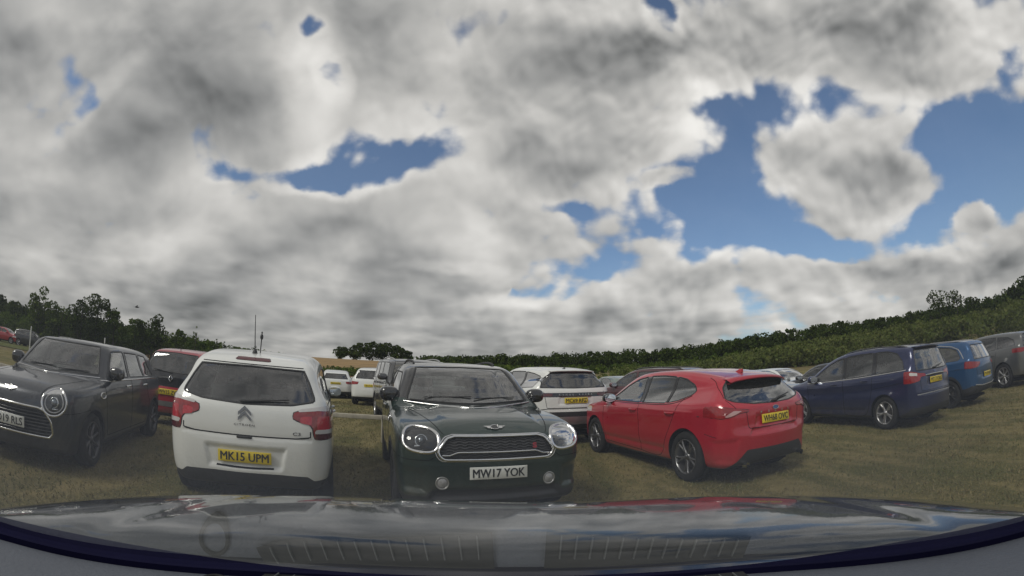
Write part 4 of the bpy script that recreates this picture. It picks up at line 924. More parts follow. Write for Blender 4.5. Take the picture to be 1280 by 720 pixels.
def coupe_suv_white(loc, yaw, label):
    c = dict(L=4.37, W=1.90, H=1.648, xf=1.36, xr=-1.32, wr=.36, belt=(1.08, -.045), h=.03, paint=paint('white_paint', (.71, .72, .70), 0, .35, .35), arch=.05,
        prof=[(2.05, .30), (2.13, .42), (2.18, .6), (2.17, .8), (2.08, .94), (1.85, 1.02), (1.4, 1.08), (1.1, 1.15), (.75, 1.36), (.4, 1.53), (.1, 1.61), (-.3, 1.645), (-.9, 1.635), (-1.5, 1.59), (-1.85, 1.55), (-1.93, 1.51), (-2.0, 1.36), (-2.08, 1.19), (-2.12, 1.12), (-2.15, 1.0), (-2.16, .80), (-2.19, .65), (-2.18, .48), (-2.08, .34), (-1, .27), (1, .27)],
        sec=[(-.3, .90), (0, .93), (.2, .965), (.5, .99), (.75, .995), (.92, .985), (1.0, .95), (1.08, .91), (1.5, .80), (1.85, .72), (2.2, .62), (2.6, .48)],
        taper=(.05, .03, .09), hip=.035, zs=.36, crown=.05, spokes=(5, .12, .036), rim=ALD, z0=.3, disp=[('R', [(-.36, 1.0), (.36, 1.0), (.38, .84), (-.38, .84)], .014, .02)],
        reg=[('rear_window', 'R', [(-.46, 1.50), (0, 1.52), (.46, 1.50), (.66, 1.36), (.74, 1.19), (0, 1.175), (-.74, 1.19), (-.66, 1.36)], 'tint', {'lim': lambda P: P[:, 0] + 1.84}),
             ('windscreen', 'F', [(-.54, 1.56), (.54, 1.56), (.76, 1.15), (-.76, 1.15)], 'glass'),
             ('side_window', 'S', [(.95, 1.10), (.6, 1.32), (.3, 1.46), (0, 1.53), (-.10, 1.13)], 'glass'),
             ('side_window', 'S', [(-.18, 1.13), (-.10, 1.54), (-.5, 1.545), (-.92, 1.53), (-1.0, 1.165)], 'tint'),
             ('side_window', 'S', [(-1.06, 1.17), (-.98, 1.525), (-1.4, 1.48), (-1.72, 1.42), (-1.85, 1.20)], 'tint'),
             ('window_pillar', 'S', [(-.18, 1.13), (-.10, 1.13), (0, 1.53), (-.10, 1.54)], 'gloss'), ('window_pillar', 'S', [(-1.06, 1.17), (-1.0, 1.165), (-.92, 1.53), (-.98, 1.525)], 'gloss'),
             ('tail_strip', 'R', [(-1.0, 1.10), (-.90, 1.085), (.90, 1.085), (1.0, 1.10), (1.0, 1.02), (.84, 1.0), (-.84, 1.0), (-1.0, 1.02)], 'gloss', {'off': .003, 'lim': lambda P: P[:, 0] + 1.75}),
             ('tail_light', 'RR', [(.50, 1.072), (.92, 1.075), (.92, 1.025), (.82, 1.012), (.50, 1.015)], 'dred', {'on': ('tail_strip',), 'off': .006}),
             ('rear_valance', 'R', [(-.80, .66), (-.60, .70), (.60, .70), (.80, .66), (.90, .60), (.9, .1), (-.9, .1), (-.90, .60)], 'black'),
             ('skid_plate', 'R', [(-.50, .60), (.50, .60), (.56, .44), (-.56, .44)], 'silver', {'on': ('rear_valance',), 'off': .008})])
    r, H, MT = suv_base(c, loc, yaw, label, 'MC69 RFZ', (0, .925), None, (.80, 1.14))
    for ch, y in zip('RANGE ROVER', np.linspace(.36, -.36, 11)):
        if ch == ' ': continue
        P, n = H.proj('R', [(y, 1.045)]); text_mesh('lettering', ch, .030, .030, SIL, r, frame_on(P[0] + n[0] * .010, n[0]), bold=.01)
    b = MB(); strip(H, b, 'R', [(-.85, .74), (-.6, .765), (.6, .765), (.85, .74)], .012, .003); b.build('panel_gap', GAP, r)
    P, n = H.proj('T', [(-1.75, y) for y in np.linspace(-.5, .5, 11)]); b = MB(); tip = np.stack([-2.0 + .15 * P[:, 1] ** 2, P[:, 1], P[:, 2] - .03], 1); b.grid(np.stack([P + [.03, 0, .003], tip, tip - [-.02, 0, .02], P - [.04, 0, .05]], 1)); b.build('roof_spoiler', c['paint'], r)
    fin(r, H, -1.5, GBL, .05, .14); return r

def suv_blue(loc, yaw, label):
    pt = paint('mid_blue_paint', (.012, .075, .20), .35, .3, .35)
    c = dict(L=4.36, W=1.84, H=1.60, xf=1.33, xr=-1.31, wr=.34, belt=(1.04, -.03), h=.032, paint=pt, arch=.05,
        prof=[(2.05, .28), (2.13, .42), (2.18, .6), (2.15, .8), (2.05, .94), (1.8, 1.02), (1.4, 1.07), (1.1, 1.13), (.75, 1.32), (.4, 1.48), (.1, 1.56), (-.4, 1.60), (-1.0, 1.595), (-1.6, 1.56), (-1.80, 1.52), (-1.86, 1.47), (-1.97, 1.28), (-2.08, 1.08), (-2.13, .98), (-2.15, .75), (-2.18, .62), (-2.18, .48), (-2.08, .34), (-1, .25), (1, .25)],
        taper=(.05, .03, .06), hip=.035, zs=.34, spokes=(5, .18, .03), rim=ALD, mats={'silver': SIL}, disp=[('S', [(1.6, .90), (-1.9, .93), (-1.9, .915), (1.6, .885)], -.012, .02), ('R', [(-.4, .80), (.4, .80), (.4, .64), (-.4, .64)], .012, .02)],
        reg=[('rear_window', 'R', [(-.52, 1.44), (.52, 1.44), (.66, 1.10), (-.66, 1.10)], 'glass', {'lim': lambda P: P[:, 0] + 1.65}), ('windscreen', 'F', [(-.54, 1.50), (.54, 1.50), (.74, 1.13), (-.74, 1.13)], 'glass'),
             ('side_window', 'S', [(.93, 1.07), (.6, 1.27), (.3, 1.41), (0, 1.475), (-.10, 1.08)], 'glass'), ('side_window', 'S', [(-.18, 1.08), (-.10, 1.485), (-.5, 1.49), (-.9, 1.475), (-.98, 1.10)], 'tint'),
             ('side_window', 'S', [(-1.05, 1.105), (-.97, 1.475), (-1.3, 1.43), (-1.5, 1.36), (-1.66, 1.16), (-1.6, 1.115)], 'tint'),
             ('window_pillar', 'S', [(-.18, 1.08), (-.10, 1.08), (0, 1.475), (-.10, 1.485)], 'gloss'), ('tail_light', 'RR', [(.42, 1.02), (.65, 1.04), (.85, 1.07), (1.0, 1.07), (1.0, .93), (.8, .90), (.62, .915), (.45, .96)], 'red', {'off': .006, 'seal': .008, 'lim': lambda P: P[:, 0] + 1.80}),
             ('rear_valance', 'R', [(-.80, .50), (.80, .50), (.9, .42), (.9, .1), (-.9, .1), (-.90, .42)], 'black')])
    r, H, MT = suv_base(c, loc, yaw, label, 'MV18 KJD', (0, .72), None, (.80, 1.12))
    b = MB(); rail(H, b, 'S', [(-.1, 1.515), (-1.0, 1.51), (-1.35, 1.455), (-1.56, 1.37), (-1.76, 1.14)], .014, .5, .004); b.build('silver_window_frame', SIL, r)
    b = MB(); rail(H, b, 'R', [(-.7, .515), (-.4, .48), (.4, .48), (.7, .515)], .014, .6, .004); b.build('bumper_bar', SIL, r); roof_rails(r, H, .1, -1.6, .56, SIL, hgt=.03, r=.013); return r

def suv_grey_big(loc, yaw, label):
    pt = paint('grey_silver_paint', (.16, .165, .165), .6, .3, .3)
    c = dict(L=4.6, W=1.93, H=1.66, xf=1.45, xr=-1.38, wr=.37, belt=(1.10, -.045), h=.036, paint=pt, arch=.0,
        prof=[(2.15, .30), (2.25, .42), (2.29, .6), (2.27, .84), (2.15, 1.0), (1.85, 1.06), (1.4, 1.10), (1.1, 1.17), (.7, 1.40), (.35, 1.55), (.05, 1.63), (-.4, 1.66), (-1.0, 1.65), (-1.6, 1.61), (-2.0, 1.56), (-2.06, 1.5), (-2.14, 1.3), (-2.22, 1.13), (-2.26, .9), (-2.29, .65), (-2.27, .48), (-2.15, .34), (-1, .27), (1, .27)],
        taper=(.05, .03, .08), hip=.035, zs=.36, spokes=(7, .12, .026), rim=ALU,
        reg=[('rear_window', 'R', [(-.48, 1.52), (.48, 1.52), (.68, 1.18), (-.68, 1.18)], 'tint', {'lim': lambda P: P[:, 0] + 1.8}), ('windscreen', 'F', [(-.54, 1.58), (.54, 1.58), (.78, 1.17), (-.78, 1.17)], 'glass'),
             ('side_window', 'S', [(.93, 1.12), (.6, 1.34), (.3, 1.48), (0, 1.54), (-.10, 1.14)], 'glass'), ('side_window', 'S', [(-.18, 1.14), (-.10, 1.55), (-.5, 1.555), (-.95, 1.54), (-1.03, 1.17)], 'tint'), ('side_window', 'S', [(-1.1, 1.18), (-1.02, 1.53), (-1.5, 1.48), (-1.75, 1.38), (-1.9, 1.22)], 'tint'),
             ('tail_light', 'RR', [(.55, 1.12), (1.0, 1.14), (1.0, 1.02), (.8, 1.0), (.55, 1.04)], 'red', {'off': .006, 'seal': .008, 'lim': lambda P: P[:, 0] + 1.8})])
    return suv_base(c, loc, yaw, label, 'ML68 ZCN', (0, .93), None, (.82, 1.16), handles=True)[0]

def small_hatch_red(loc, yaw, label):
    pt = paint('crimson_paint', (.36, .010, .025), .15, .3, .3)
    c = dict(L=3.62, W=1.65, H=1.55, xf=1.22, xr=-1.25, wr=.30, belt=(1.02, -.03), h=.032, paint=pt,
        prof=[(1.70, .24), (1.78, .4), (1.80, .6), (1.75, .8), (1.55, .95), (1.3, 1.05), (1.05, 1.18), (.7, 1.36), (.4, 1.48), (0, 1.54), (-.5, 1.555), (-1.1, 1.53), (-1.45, 1.48), (-1.56, 1.43), (-1.66, 1.2), (-1.73, .98), (-1.77, .8), (-1.82, .68), (-1.83, .5), (-1.80, .35), (-1.7, .25), (-1, .2), (1, .2)],
        taper=(.05, .03, .06), hip=.03, zs=.27, crown=.06,
        reg=[('rear_window', 'R', [(-.50, 1.43), (0, 1.45), (.50, 1.43), (.60, 1.25), (.64, 1.06), (-.64, 1.06), (-.60, 1.25)], 'tint', {'lim': lambda P: P[:, 0] + 1.38}), ('windscreen', 'F', [(-.50, 1.46), (.50, 1.46), (.68, 1.12), (-.68, 1.12)], 'glass'),
             ('side_window', 'S', [(.80, 1.06), (.45, 1.28), (.15, 1.40), (-.12, 1.44), (-.14, 1.05)], 'glass'), ('side_window', 'S', [(-.22, 1.06), (-.2, 1.45), (-.7, 1.45), (-1.1, 1.40), (-1.3, 1.12)], 'tint'),
             ('tailgate', 'R', [(-.66, 1.055), (.66, 1.055), (.66, .80), (.60, .78), (-.60, .78), (-.66, .80)], 'gloss', {'off': .002, 'lim': lambda P: P[:, 0] + 1.38}),
             ('tail_light', 'RR', [(.67, 1.02), (.90, 1.04), (.90, .78), (.67, .80)], 'red', {'off': .005, 'lim': lambda P: P[:, 0] + 1.38}),
             ('bumper_insert', 'R', [(-.45, .50), (.45, .50), (.50, .40), (-.50, .40)], 'silver', {'off': .004})])
    r, H, MT = suv_base(c, loc, yaw, label, 'WV15 ZVG', (0, .68), None, (.70, 1.10))
    P, n = H.proj('R', [(0, .94)]); M = frame_on(P[0] + n[0] * .012, n[0]); b = MB(); q = np.array([(0, .065), (.042, 0), (0, -.065), (-.042, 0)]); b.tube(np.concatenate([q, np.zeros((4, 1))], 1), .011, 6, closed=True, up=(0, 0, 1)); b.build('diamond_badge', CHR, r, M=M)
    P, n = H.proj('T', [(-1.3, 0)]); b = MB(); b.tube([P[0] - [0, 0, .01], P[0] + [-.02, 0, .07]], [.010, .006], 6); b.build('stub_aerial', BLK, r)
    P, n = H.proj('R', [(-.02, 1.05), (0, 1), (.42, 1.09)]); b = MB(); b.tube(P[[0, 2]] + n[[0, 2]] * .02, [.014, .007], 6); b.build('wiper', BLK, r); return r

def big_four_by_four(loc, yaw, label):
    pt = paint('gunmetal_paint', (.085, .085, .088), .55, .3, .35)
    c = dict(L=4.75, W=1.95, H=1.86, xf=1.50, xr=-1.45, wr=.38, belt=(1.24, 0), h=.036, paint=pt, arch=.05,
        prof=[(2.25, .36), (2.34, .5), (2.37, .8), (2.33, 1.05), (2.2, 1.16), (1.9, 1.19), (1.35, 1.22), (1.15, 1.28), (.95, 1.50), (.75, 1.70), (.55, 1.78), (.2, 1.82), (-.6, 1.855), (-1.6, 1.85), (-2.15, 1.83), (-2.26, 1.78), (-2.32, 1.5), (-2.36, 1.2), (-2.38, .8), (-2.36, .5), (-2.2, .36), (-1, .32), (1, .32)],
        sec=[(-.3, .94), (0, .96), (.3, .99), (.7, 1.0), (.95, .985), (1.0, .965), (1.1, .94), (1.5, .89), (1.85, .845), (2.2, .78), (2.6, .65)], taper=(.03, .01, .01), tgf=.03, hip=.02, zs=.44, cr=(.02, .05, .12, .3), cfr=(.03, .07, .18, .4), warp=(.06, .03),
        reg=[('windscreen', 'F', [(-.64, 1.74), (.64, 1.74), (.80, 1.28), (-.80, 1.28)], 'glass', {'lim': lambda P: .6 - P[:, 0]}),
             ('side_window', 'S', [(.98, 1.28), (.72, 1.66), (.6, 1.70), (-.05, 1.73), (-.05, 1.28)], 'glass'), ('side_window', 'S', [(-.15, 1.28), (-.15, 1.73), (-.95, 1.75), (-.98, 1.28)], 'tint'), ('side_window', 'S', [(-1.08, 1.28), (-1.05, 1.75), (-1.9, 1.75), (-1.95, 1.28)], 'tint'),
             ('rear_window', 'R', [(-.6, 1.71), (.6, 1.71), (.68, 1.28), (-.68, 1.28)], 'tint'),
             ('grille', 'F', [(-.48, 1.05), (.48, 1.05), (.46, .80), (-.46, .80)], 'black'), ('headlight', 'FF', [(.54, 1.04), (.86, 1.03), (.86, .84), (.54, .84)], 'white'),
             ('lower_grille', 'F', [(-.7, .62), (.7, .62), (.76, .4), (-.76, .4)], 'black')], spokes=(5, .14, .04), xdash=1.05, zseat=.85)
    r, H, MT = suv_base(c, loc, yaw, label, None, None, (.45, -2.0, .66, SIL), (.90, 1.32), gaps=True, front_plate=('MJ16 BVE', .66))
    return r

def generic_car(loc, yaw, label, pt, kind='hatch', group=None, txt='MA15 KDT', rails=False, h=.05, front=None, copy_of=None):
    if copy_of is not None: return dup(copy_of, loc, yaw, label, group)
    if kind == 'hatch':
        c = dict(L=4.2, W=1.78, H=1.44, xf=1.30, xr=-1.28, wr=.315, belt=(.96, -.02),
            prof=[(2.0, .24), (2.08, .4), (2.10, .6), (2.02, .78), (1.7, .9), (1.3, .97), (1.0, 1.05), (.65, 1.25), (.3, 1.38), (-.1, 1.43), (-.6, 1.44), (-1.2, 1.40), (-1.65, 1.32), (-1.78, 1.26), (-1.95, 1.02), (-2.02, .93), (-2.06, .75), (-2.10, .6), (-2.09, .42), (-2.0, .27), (-1, .2), (1, .2)])
        gl = [('rear_window', 'R', [(-.5, 1.25), (.5, 1.25), (.62, 1.0), (-.62, 1.0)], 'tint', {'lim': lambda P: P[:, 0] + 1.5}), ('windscreen', 'F', [(-.5, 1.36), (.5, 1.36), (.68, 1.04), (-.68, 1.04)], 'glass'),
              ('side_window', 'S', [(.82, .99), (.5, 1.2), (.2, 1.32), (-.1, 1.345), (-.12, .99)], 'glass'), ('side_window', 'S', [(-.2, .99), (-.18, 1.35), (-.7, 1.345), (-1.1, 1.28), (-1.35, 1.08), (-1.2, 1.01)], 'tint')]
        lz = .80; pz = .78
    else:
        c = dict(L=4.45, W=1.85, H=1.64, xf=1.36, xr=-1.34, wr=.345, belt=(1.07, -.02), arch=.04,
            prof=[(2.1, .30), (2.2, .45), (2.22, .65), (2.18, .88), (2.0, 1.0), (1.5, 1.07), (1.1, 1.14), (.75, 1.36), (.4, 1.53), (.1, 1.61), (-.4, 1.64), (-1.2, 1.62), (-1.8, 1.57), (-1.95, 1.5), (-2.08, 1.2), (-2.15, 1.05), (-2.2, .8), (-2.22, .6), (-2.2, .45), (-2.1, .33), (-1, .26), (1, .26)])
        gl = [('rear_window', 'R', [(-.52, 1.48), (.52, 1.48), (.66, 1.14), (-.66, 1.14)], 'tint', {'lim': lambda P: P[:, 0] + 1.6}), ('windscreen', 'F', [(-.54, 1.55), (.54, 1.55), (.74, 1.14), (-.74, 1.14)], 'glass'),
              ('side_window', 'S', [(.92, 1.09), (.6, 1.33), (.3, 1.47), (-.08, 1.52), (-.1, 1.1)], 'glass'), ('side_window', 'S', [(-.18, 1.1), (-.16, 1.53), (-.95, 1.52), (-1.0, 1.12)], 'tint'), ('side_window', 'S', [(-1.08, 1.12), (-1.03, 1.51), (-1.5, 1.46), (-1.8, 1.2), (-1.75, 1.14)], 'tint')]
        lz = .92; pz = .86
    c.update(h=h, paint=pt, seats=h < .045, rim=ALU, ww=.21)
    c['reg'] = gl + [('tail_light', 'RR', [(.5, lz + .08), (1, lz + .10), (1, lz - .06), (.55, lz - .03)], 'red', {'off': .006, 'lim': lambda P: P[:, 0] + c['L'] * .42}), ('headlight', 'FF', [(.45, lz - .08), (.65, lz + .0), (.95, lz + .02), (.95, lz - .12), (.5, lz - .14)], 'white', {'lim': lambda P: c['L'] * .36 - P[:, 0]}),
                     ('grille', 'F', [(-.4, .72), (.4, .72), (.36, .55), (-.36, .55)], 'black'), ('rear_valance', 'R', [(-.8, .38), (.8, .38), (.8, .1), (-.8, .1)], 'black')]
    c['k1'] = .12
    r, H, MT = build_car(c, 'parked_car', loc, yaw, label, group)
    mirrors(r, H, .76, c['belt'][0] + .07, pt, (.085, .12, .08), .10)
    if txt: plate(r, H, 'R', 0, pz, txt, True, .05, out=.016)
    if front: plate(r, H, 'F', 0, .5, front, False, .03, out=.02)
    if rails: roof_rails(r, H, .1, -1.75, .58, GBL, hgt=.05)
    return r
def dup(o, loc=None, yaw=None, label=None, group=None, parent=None, swap=None):
    c = o.copy(); COL.objects.link(c); c.parent = parent
    if loc is not None:
        c.location = (*loc, 0)[:3]; c.rotation_euler = (0, 0, rad(yaw)); c['label'] = label
        if group: c['group'] = group
    if swap and c.type == 'MESH' and c.data.materials and c.data.materials[0] == swap[0]:
        c.material_slots[0].link = 'OBJECT'; c.material_slots[0].material = swap[1]
    for ch in list(o.children): dup(ch, parent=c, swap=swap)
    return c
# ------------------------------------------------------------------ camera: wide dash camera (equidistant lens)
PITCH, ROLL, FPX, CAMH = 11.79, .62, 545., 1.387
cd = bpy.data.cameras.new('dash_camera'); cam = bpy.data.objects.new('dash_camera', cd); COL.objects.link(cam); scene.camera = cam
cam.location = (0, 0, CAMH)
cam.matrix_world = Matrix.Translation((0, 0, CAMH)) @ Matrix.Rotation(rad(90 + PITCH), 4, 'X') @ Matrix.Rotation(rad(ROLL), 4, 'Z')
cd.type = 'PANO'; cd.sensor_width = 36; cd.sensor_fit = 'HORIZONTAL'; cd.clip_start = .01; cd.clip_end = 20000
cy = getattr(cd, 'cycles', None)
def setc(k, v):
    for t in (cd, cy):
        try: setattr(t, k, v); return
        except Exception: pass
setc('panorama_type', 'FISHEYE_LENS_POLYNOMIAL'); setc('fisheye_fov', rad(190))
for k, v in (('fisheye_polynomial_k0', 0.0), ('fisheye_polynomial_k1', -1280 / 36 / FPX), ('fisheye_polynomial_k2', 0.0), ('fisheye_polynomial_k3', 0.0), ('fisheye_polynomial_k4', 0.0)): setc(k, v)

# ------------------------------------------------------------------ light
SUN_EL, SUN_AZ = 44.0, 223.0           # azimuth clockwise from +y (the way the camera faces)
sd = Vector((math.sin(rad(SUN_AZ)) * math.cos(rad(SUN_EL)), math.cos(rad(SUN_AZ)) * math.cos(rad(SUN_EL)), math.sin(rad(SUN_EL))))
sl = bpy.data.lights.new('sun', 'SUN'); sl.energy = 1.4; sl.angle = rad(20); sl.color = (1, .955, .88)
so = bpy.data.objects.new('sun', sl); so.rotation_euler = sd.to_track_quat('Z', 'Y').to_euler(); so.location = (0, 0, 60); COL.objects.link(so)

def noise2(nt, vec, scale, detail=4, rough=.55): return noise(nt, vec, scale, detail, rough)
def make_world():
    w = bpy.data.worlds.new('World'); LUM0, R1, R5, R2 = .575, 1.15, .40, .28; scene.world = w; w.use_nodes = True; nt = w.node_tree; nt.nodes.clear(); L = nt.links.new
    out = N(nt, 'ShaderNodeOutputWorld'); bg = N(nt, 'ShaderNodeBackground'); bg.inputs[1].default_value = .1; L(bg.outputs[0], out.inputs[0])
    sky = N(nt, 'ShaderNodeTexSky'); sky.sky_type = 'NISHITA'; sky.sun_disc = False; sky.sun_elevation = rad(SUN_EL); sky.sun_rotation = rad(SUN_AZ); sky.air_density = 1.0; sky.dust_density = 1.5; sky.ozone_density = 2.5
    tc = N(nt, 'ShaderNodeTexCoord'); D = tc.outputs['Generated']
    def dot(v):
        n = N(nt, 'ShaderNodeVectorMath', operation='DOT_PRODUCT'); L(D, n.inputs[0]); n.inputs[1].default_value = v; return n.outputs['Value']
    p = rad(PITCH); cf = dot((0, math.cos(p), math.sin(p))); ur = dot((0, -math.sin(p), math.cos(p))); xr = dot((1, 0, 0)); zz = dot((0, 0, 1)); yy = dot((0, 1, 0))
    # the sky laid out by angle from one fixed direction of the world: U to the east, V up, in radians
    th = mth(nt, 'ARCCOSINE', mth(nt, 'MINIMUM', mth(nt, 'MAXIMUM', cf, -.9999), .9999)); rr = mth(nt, 'MAXIMUM', mth(nt, 'SQRT', mth(nt, 'SUBTRACT', 1.0, mth(nt, 'MULTIPLY', cf, cf), clamp=True)), .001)
    k = mth(nt, 'DIVIDE', th, rr); U = mth(nt, 'MULTIPLY', xr, k); V = mth(nt, 'MULTIPLY', ur, k)
    cb = N(nt, 'ShaderNodeCombineXYZ'); L(U, cb.inputs[0]); L(V, cb.inputs[1]); UV = cb.outputs[0]
    # cloud-plane coordinates (perspective towards the horizon)
    zc = mth(nt, 'ADD', mth(nt, 'MAXIMUM', zz, 0.0), .21); pl = N(nt, 'ShaderNodeCombineXYZ'); L(mth(nt, 'DIVIDE', xr, zc), pl.inputs[0]); L(mth(nt, 'DIVIDE', yy, zc), pl.inputs[1]); PLN = pl.outputs[0]
    def vadd(a, b, s=1.0):
        n = N(nt, 'ShaderNodeVectorMath', operation='MULTIPLY_ADD'); L(b, n.inputs[0]); n.inputs[1].default_value = (s, s, s); L(a, n.inputs[2]); return n.outputs[0]
    def cn(src, sc, det, ro):
        n = noise2(nt, src, sc, det, ro); v = N(nt, 'ShaderNodeVectorMath', operation='SUBTRACT'); L(n.outputs['Color'], v.inputs[0]); v.inputs[1].default_value = (.5, .5, .5); return v.outputs[0]
    W1 = vadd(UV, cn(UV, 3.2, 2, .45), .13); W2 = vadd(W1, cn(UV, 9, 5, .55), .055)
    def blob(px, py, rx, ry, w, rot=0.0, soft=1.0):
        m = N(nt, 'ShaderNodeMapping', vector_type='TEXTURE'); m.inputs['Location'].default_value = ((px - 640) / FPX, (360 - py) / FPX, 0); m.inputs['Rotation'].default_value = (0, 0, rad(rot)); m.inputs['Scale'].default_value = (rx / FPX, ry / FPX, 50)
        L(W2, m.inputs[0]); g = N(nt, 'ShaderNodeVectorMath', operation='LENGTH'); L(m.outputs[0], g.inputs[0]); return sstep(nt, g.outputs['Value'], 1.45, .35, 0, w)
    def total(lst, base):
        t = base
        for b in lst: t = mth(nt, 'ADD', t, blob(*b))
        return t
    cover = sstep(nt, U, -.05, .55, .90, .60)
    cover = mth(nt, 'ADD', cover, sstep(nt, V, .05, -.12, 0, .22))
    cover = total([(955, 128, 92, 46, -.42), (895, 200, 62, 75, -.42), (850, 275, 150, 54, -.42), (1070, 296, 150, 20, -.46), (985, 250, 22, 60, -.16), (1225, 200, 110, 70, -.60), (1160, 255, 70, 30, -.25),
                   (485, 203, 115, 32, -.58, 8), (395, 226, 85, 16, -.40, -4), (405, 105, 18, 34, -.42, 15), (386, 32, 16, 20, -.42, 30), (268, 218, 34, 12, -.28), (120, 130, 90, 16, -.20, 40), (650, 372, 80, 14, -.34), (730, 335, 70, 26, -.36), (822, 14, 22, 40, -.62), (1262, 78, 24, 30, -.40), (700, 255, 40, 10, -.25), (560, 330, 60, 8, -.15),
                   (1040, 205, 118, 60, .44, -8), (1130, 222, 90, 30, .36), (1225, 262, 30, 15, .62), (838, 226, 36, 11, .40), (1060, 55, 230, 66, .42), (740, 110, 165, 130, .26), (820, 175, 90, 40, .2), (1160, 320, 150, 38, .36), (930, 338, 160, 30, .24), (1262, 325, 60, 22, .3), (822, 300, 34, 12, .25)], cover)
    f1 = noise2(nt, W1, 3.6, 6, .54); f2 = noise2(nt, PLN, 3.0, 6, .55); 
    def billow(src, sc, dx=0, dy=0, det=3.0):
        off = N(nt, 'ShaderNodeVectorMath', operation='ADD'); L(src, off.inputs[0]); off.inputs[1].default_value = (dx, dy, 0)
        v = N(nt, 'ShaderNodeTexVoronoi'); v.feature = 'SMOOTH_F1'; v.normalize = True; v.voronoi_dimensions = '2D'; L(off.outputs[0], v.inputs['Vector']); v.inputs['Scale'].default_value = sc; v.inputs['Detail'].default_value = det; v.inputs['Roughness'].default_value = .55; v.inputs['Lacunarity'].default_value = 2.1; v.inputs['Smoothness'].default_value = .45
        return mth(nt, 'SUBTRACT', 1.0, mth(nt, 'MULTIPLY', v.outputs['Distance'], 1.25))
    W3 = vadd(W1, cn(UV, 10, 2, .5), .022)
    b1 = billow(W3, 7.0, 0, 0, 2.0)
    fb = mth(nt, 'ADD', mth(nt, 'MULTIPLY', f1.outputs[0], .50), mth(nt, 'MULTIPLY', f2.outputs[0], .40)); fb = mth(nt, 'ADD', fb, mth(nt, 'MULTIPLY', b1, .56))
    den = mth(nt, 'ADD', cover, mth(nt, 'MULTIPLY', mth(nt, 'SUBTRACT', fb, .785), 2.0))
    alpha = sstep(nt, den, .38, .70)
    # sunlit tops and grey bases: the same noise a step towards the light, at two sizes
    def shifted(scale, det, ro, dx, dy, src):
        off = N(nt, 'ShaderNodeVectorMath', operation='ADD'); L(src, off.inputs[0]); off.inputs[1].default_value = (dx, dy, 0); return noise2(nt, off.outputs[0], scale, det, ro).outputs[0]
    r1 = mth(nt, 'SUBTRACT', shifted(3.6, 3, .45, 0, 0, W1), shifted(3.6, 3, .45, .015, .05, W1)); r5 = mth(nt, 'SUBTRACT', b1, billow(W3, 7.0, .006, .022, 2.0))
    PW = vadd(PLN, cn(PLN, 1.3, 2, .5), .35); r2 = mth(nt, 'SUBTRACT', billow(PW, 1.7, 0, 0, 1.5), billow(PW, 1.7, -.01, -.10, 1.5))
    f4 = noise2(nt, UV, 2.4, 4, .5)
    low = sstep(nt, V, .42, -.05)
    den_s = mth(nt, 'ADD', cover, mth(nt, 'MULTIPLY', mth(nt, 'SUBTRACT', shifted(3.6, 4, .48, 0, 0, W1), .5), 1.5))
    depth = sstep(nt, den_s, .62, 1.20)
    lum = mth(nt, 'ADD', mth(nt, 'MULTIPLY', depth, -.23), LUM0)
    lum = mth(nt, 'ADD', lum, mth(nt, 'MULTIPLY', r1, R1)); lum = mth(nt, 'ADD', lum, mth(nt, 'MULTIPLY', r5, mth(nt, 'ADD', mth(nt, 'MULTIPLY', sstep(nt, U, -.5, .5), R5), .15)))
    lum = mth(nt, 'ADD', lum, mth(nt, 'MULTIPLY', r2, mth(nt, 'ADD', mth(nt, 'MULTIPLY', low, R2), .1)))
    lum = mth(nt, 'ADD', lum, mth(nt, 'MULTIPLY', mth(nt, 'SUBTRACT', f4.outputs[0], .5), .12))
    f6 = shifted(1.9, 3, .5, 3.1, 1.7, PLN); lum = mth(nt, 'ADD', lum, mth(nt, 'MULTIPLY', mth(nt, 'SUBTRACT', f6, .5), mth(nt, 'ADD', mth(nt, 'MULTIPLY', low, .42), .08)))
    lum = total([(385, 110, 34, 120, .20), (655, 10, 130, 22, .14), (600, 150, 110, 40, .10), (110, 230, 120, 30, .08), (250, 60, 110, 80, -.05), (870, 150, 40, 50, .12), (860, 120, 50, 80, .16), (120, 120, 260, 150, -.09), (1050, 215, 60, 40, .05), (1060, 22, 180, 34, -.14), (740, 70, 110, 50, -.10), (480, 90, 60, 50, -.05), (420, 405, 460, 50, -.01), (985, 185, 50, 50, .14), (1080, 130, 170, 26, .14), (1210, 50, 60, 60, .10), (1140, 262, 60, 14, .10), (950, 320, 120, 14, .10), (1180, 300, 100, 14, .12), (600, 260, 120, 40, .06)], lum)
    lum = mth(nt, 'MAXIMUM', lum, .12)
    warm = mix_col(nt, sstep(nt, lum, .15, .6), (.99, .98, .965), (1.0, .958, .922))
    cc = N(nt, 'ShaderNodeVectorMath', operation='SCALE'); L(warm, cc.inputs[0]); L(mth(nt, 'MULTIPLY', lum, 8.6), cc.inputs['Scale'])
    # lighter and greyer sky low down; the ground half keeps the horizon colour
    bl = N(nt, 'ShaderNodeVectorMath', operation='MULTIPLY'); L(sky.outputs[0], bl.inputs[0]); bl.inputs[1].default_value = (.76, .80, .84)
    L(mix_col(nt, mth(nt, 'ADD', mth(nt, 'MULTIPLY', alpha, .94), .03), bl.outputs[0], cc.outputs[0]), bg.inputs[0])
    w.cycles.sampling_method = 'MANUAL'; w.cycles.sample_map_resolution = 512
make_world()

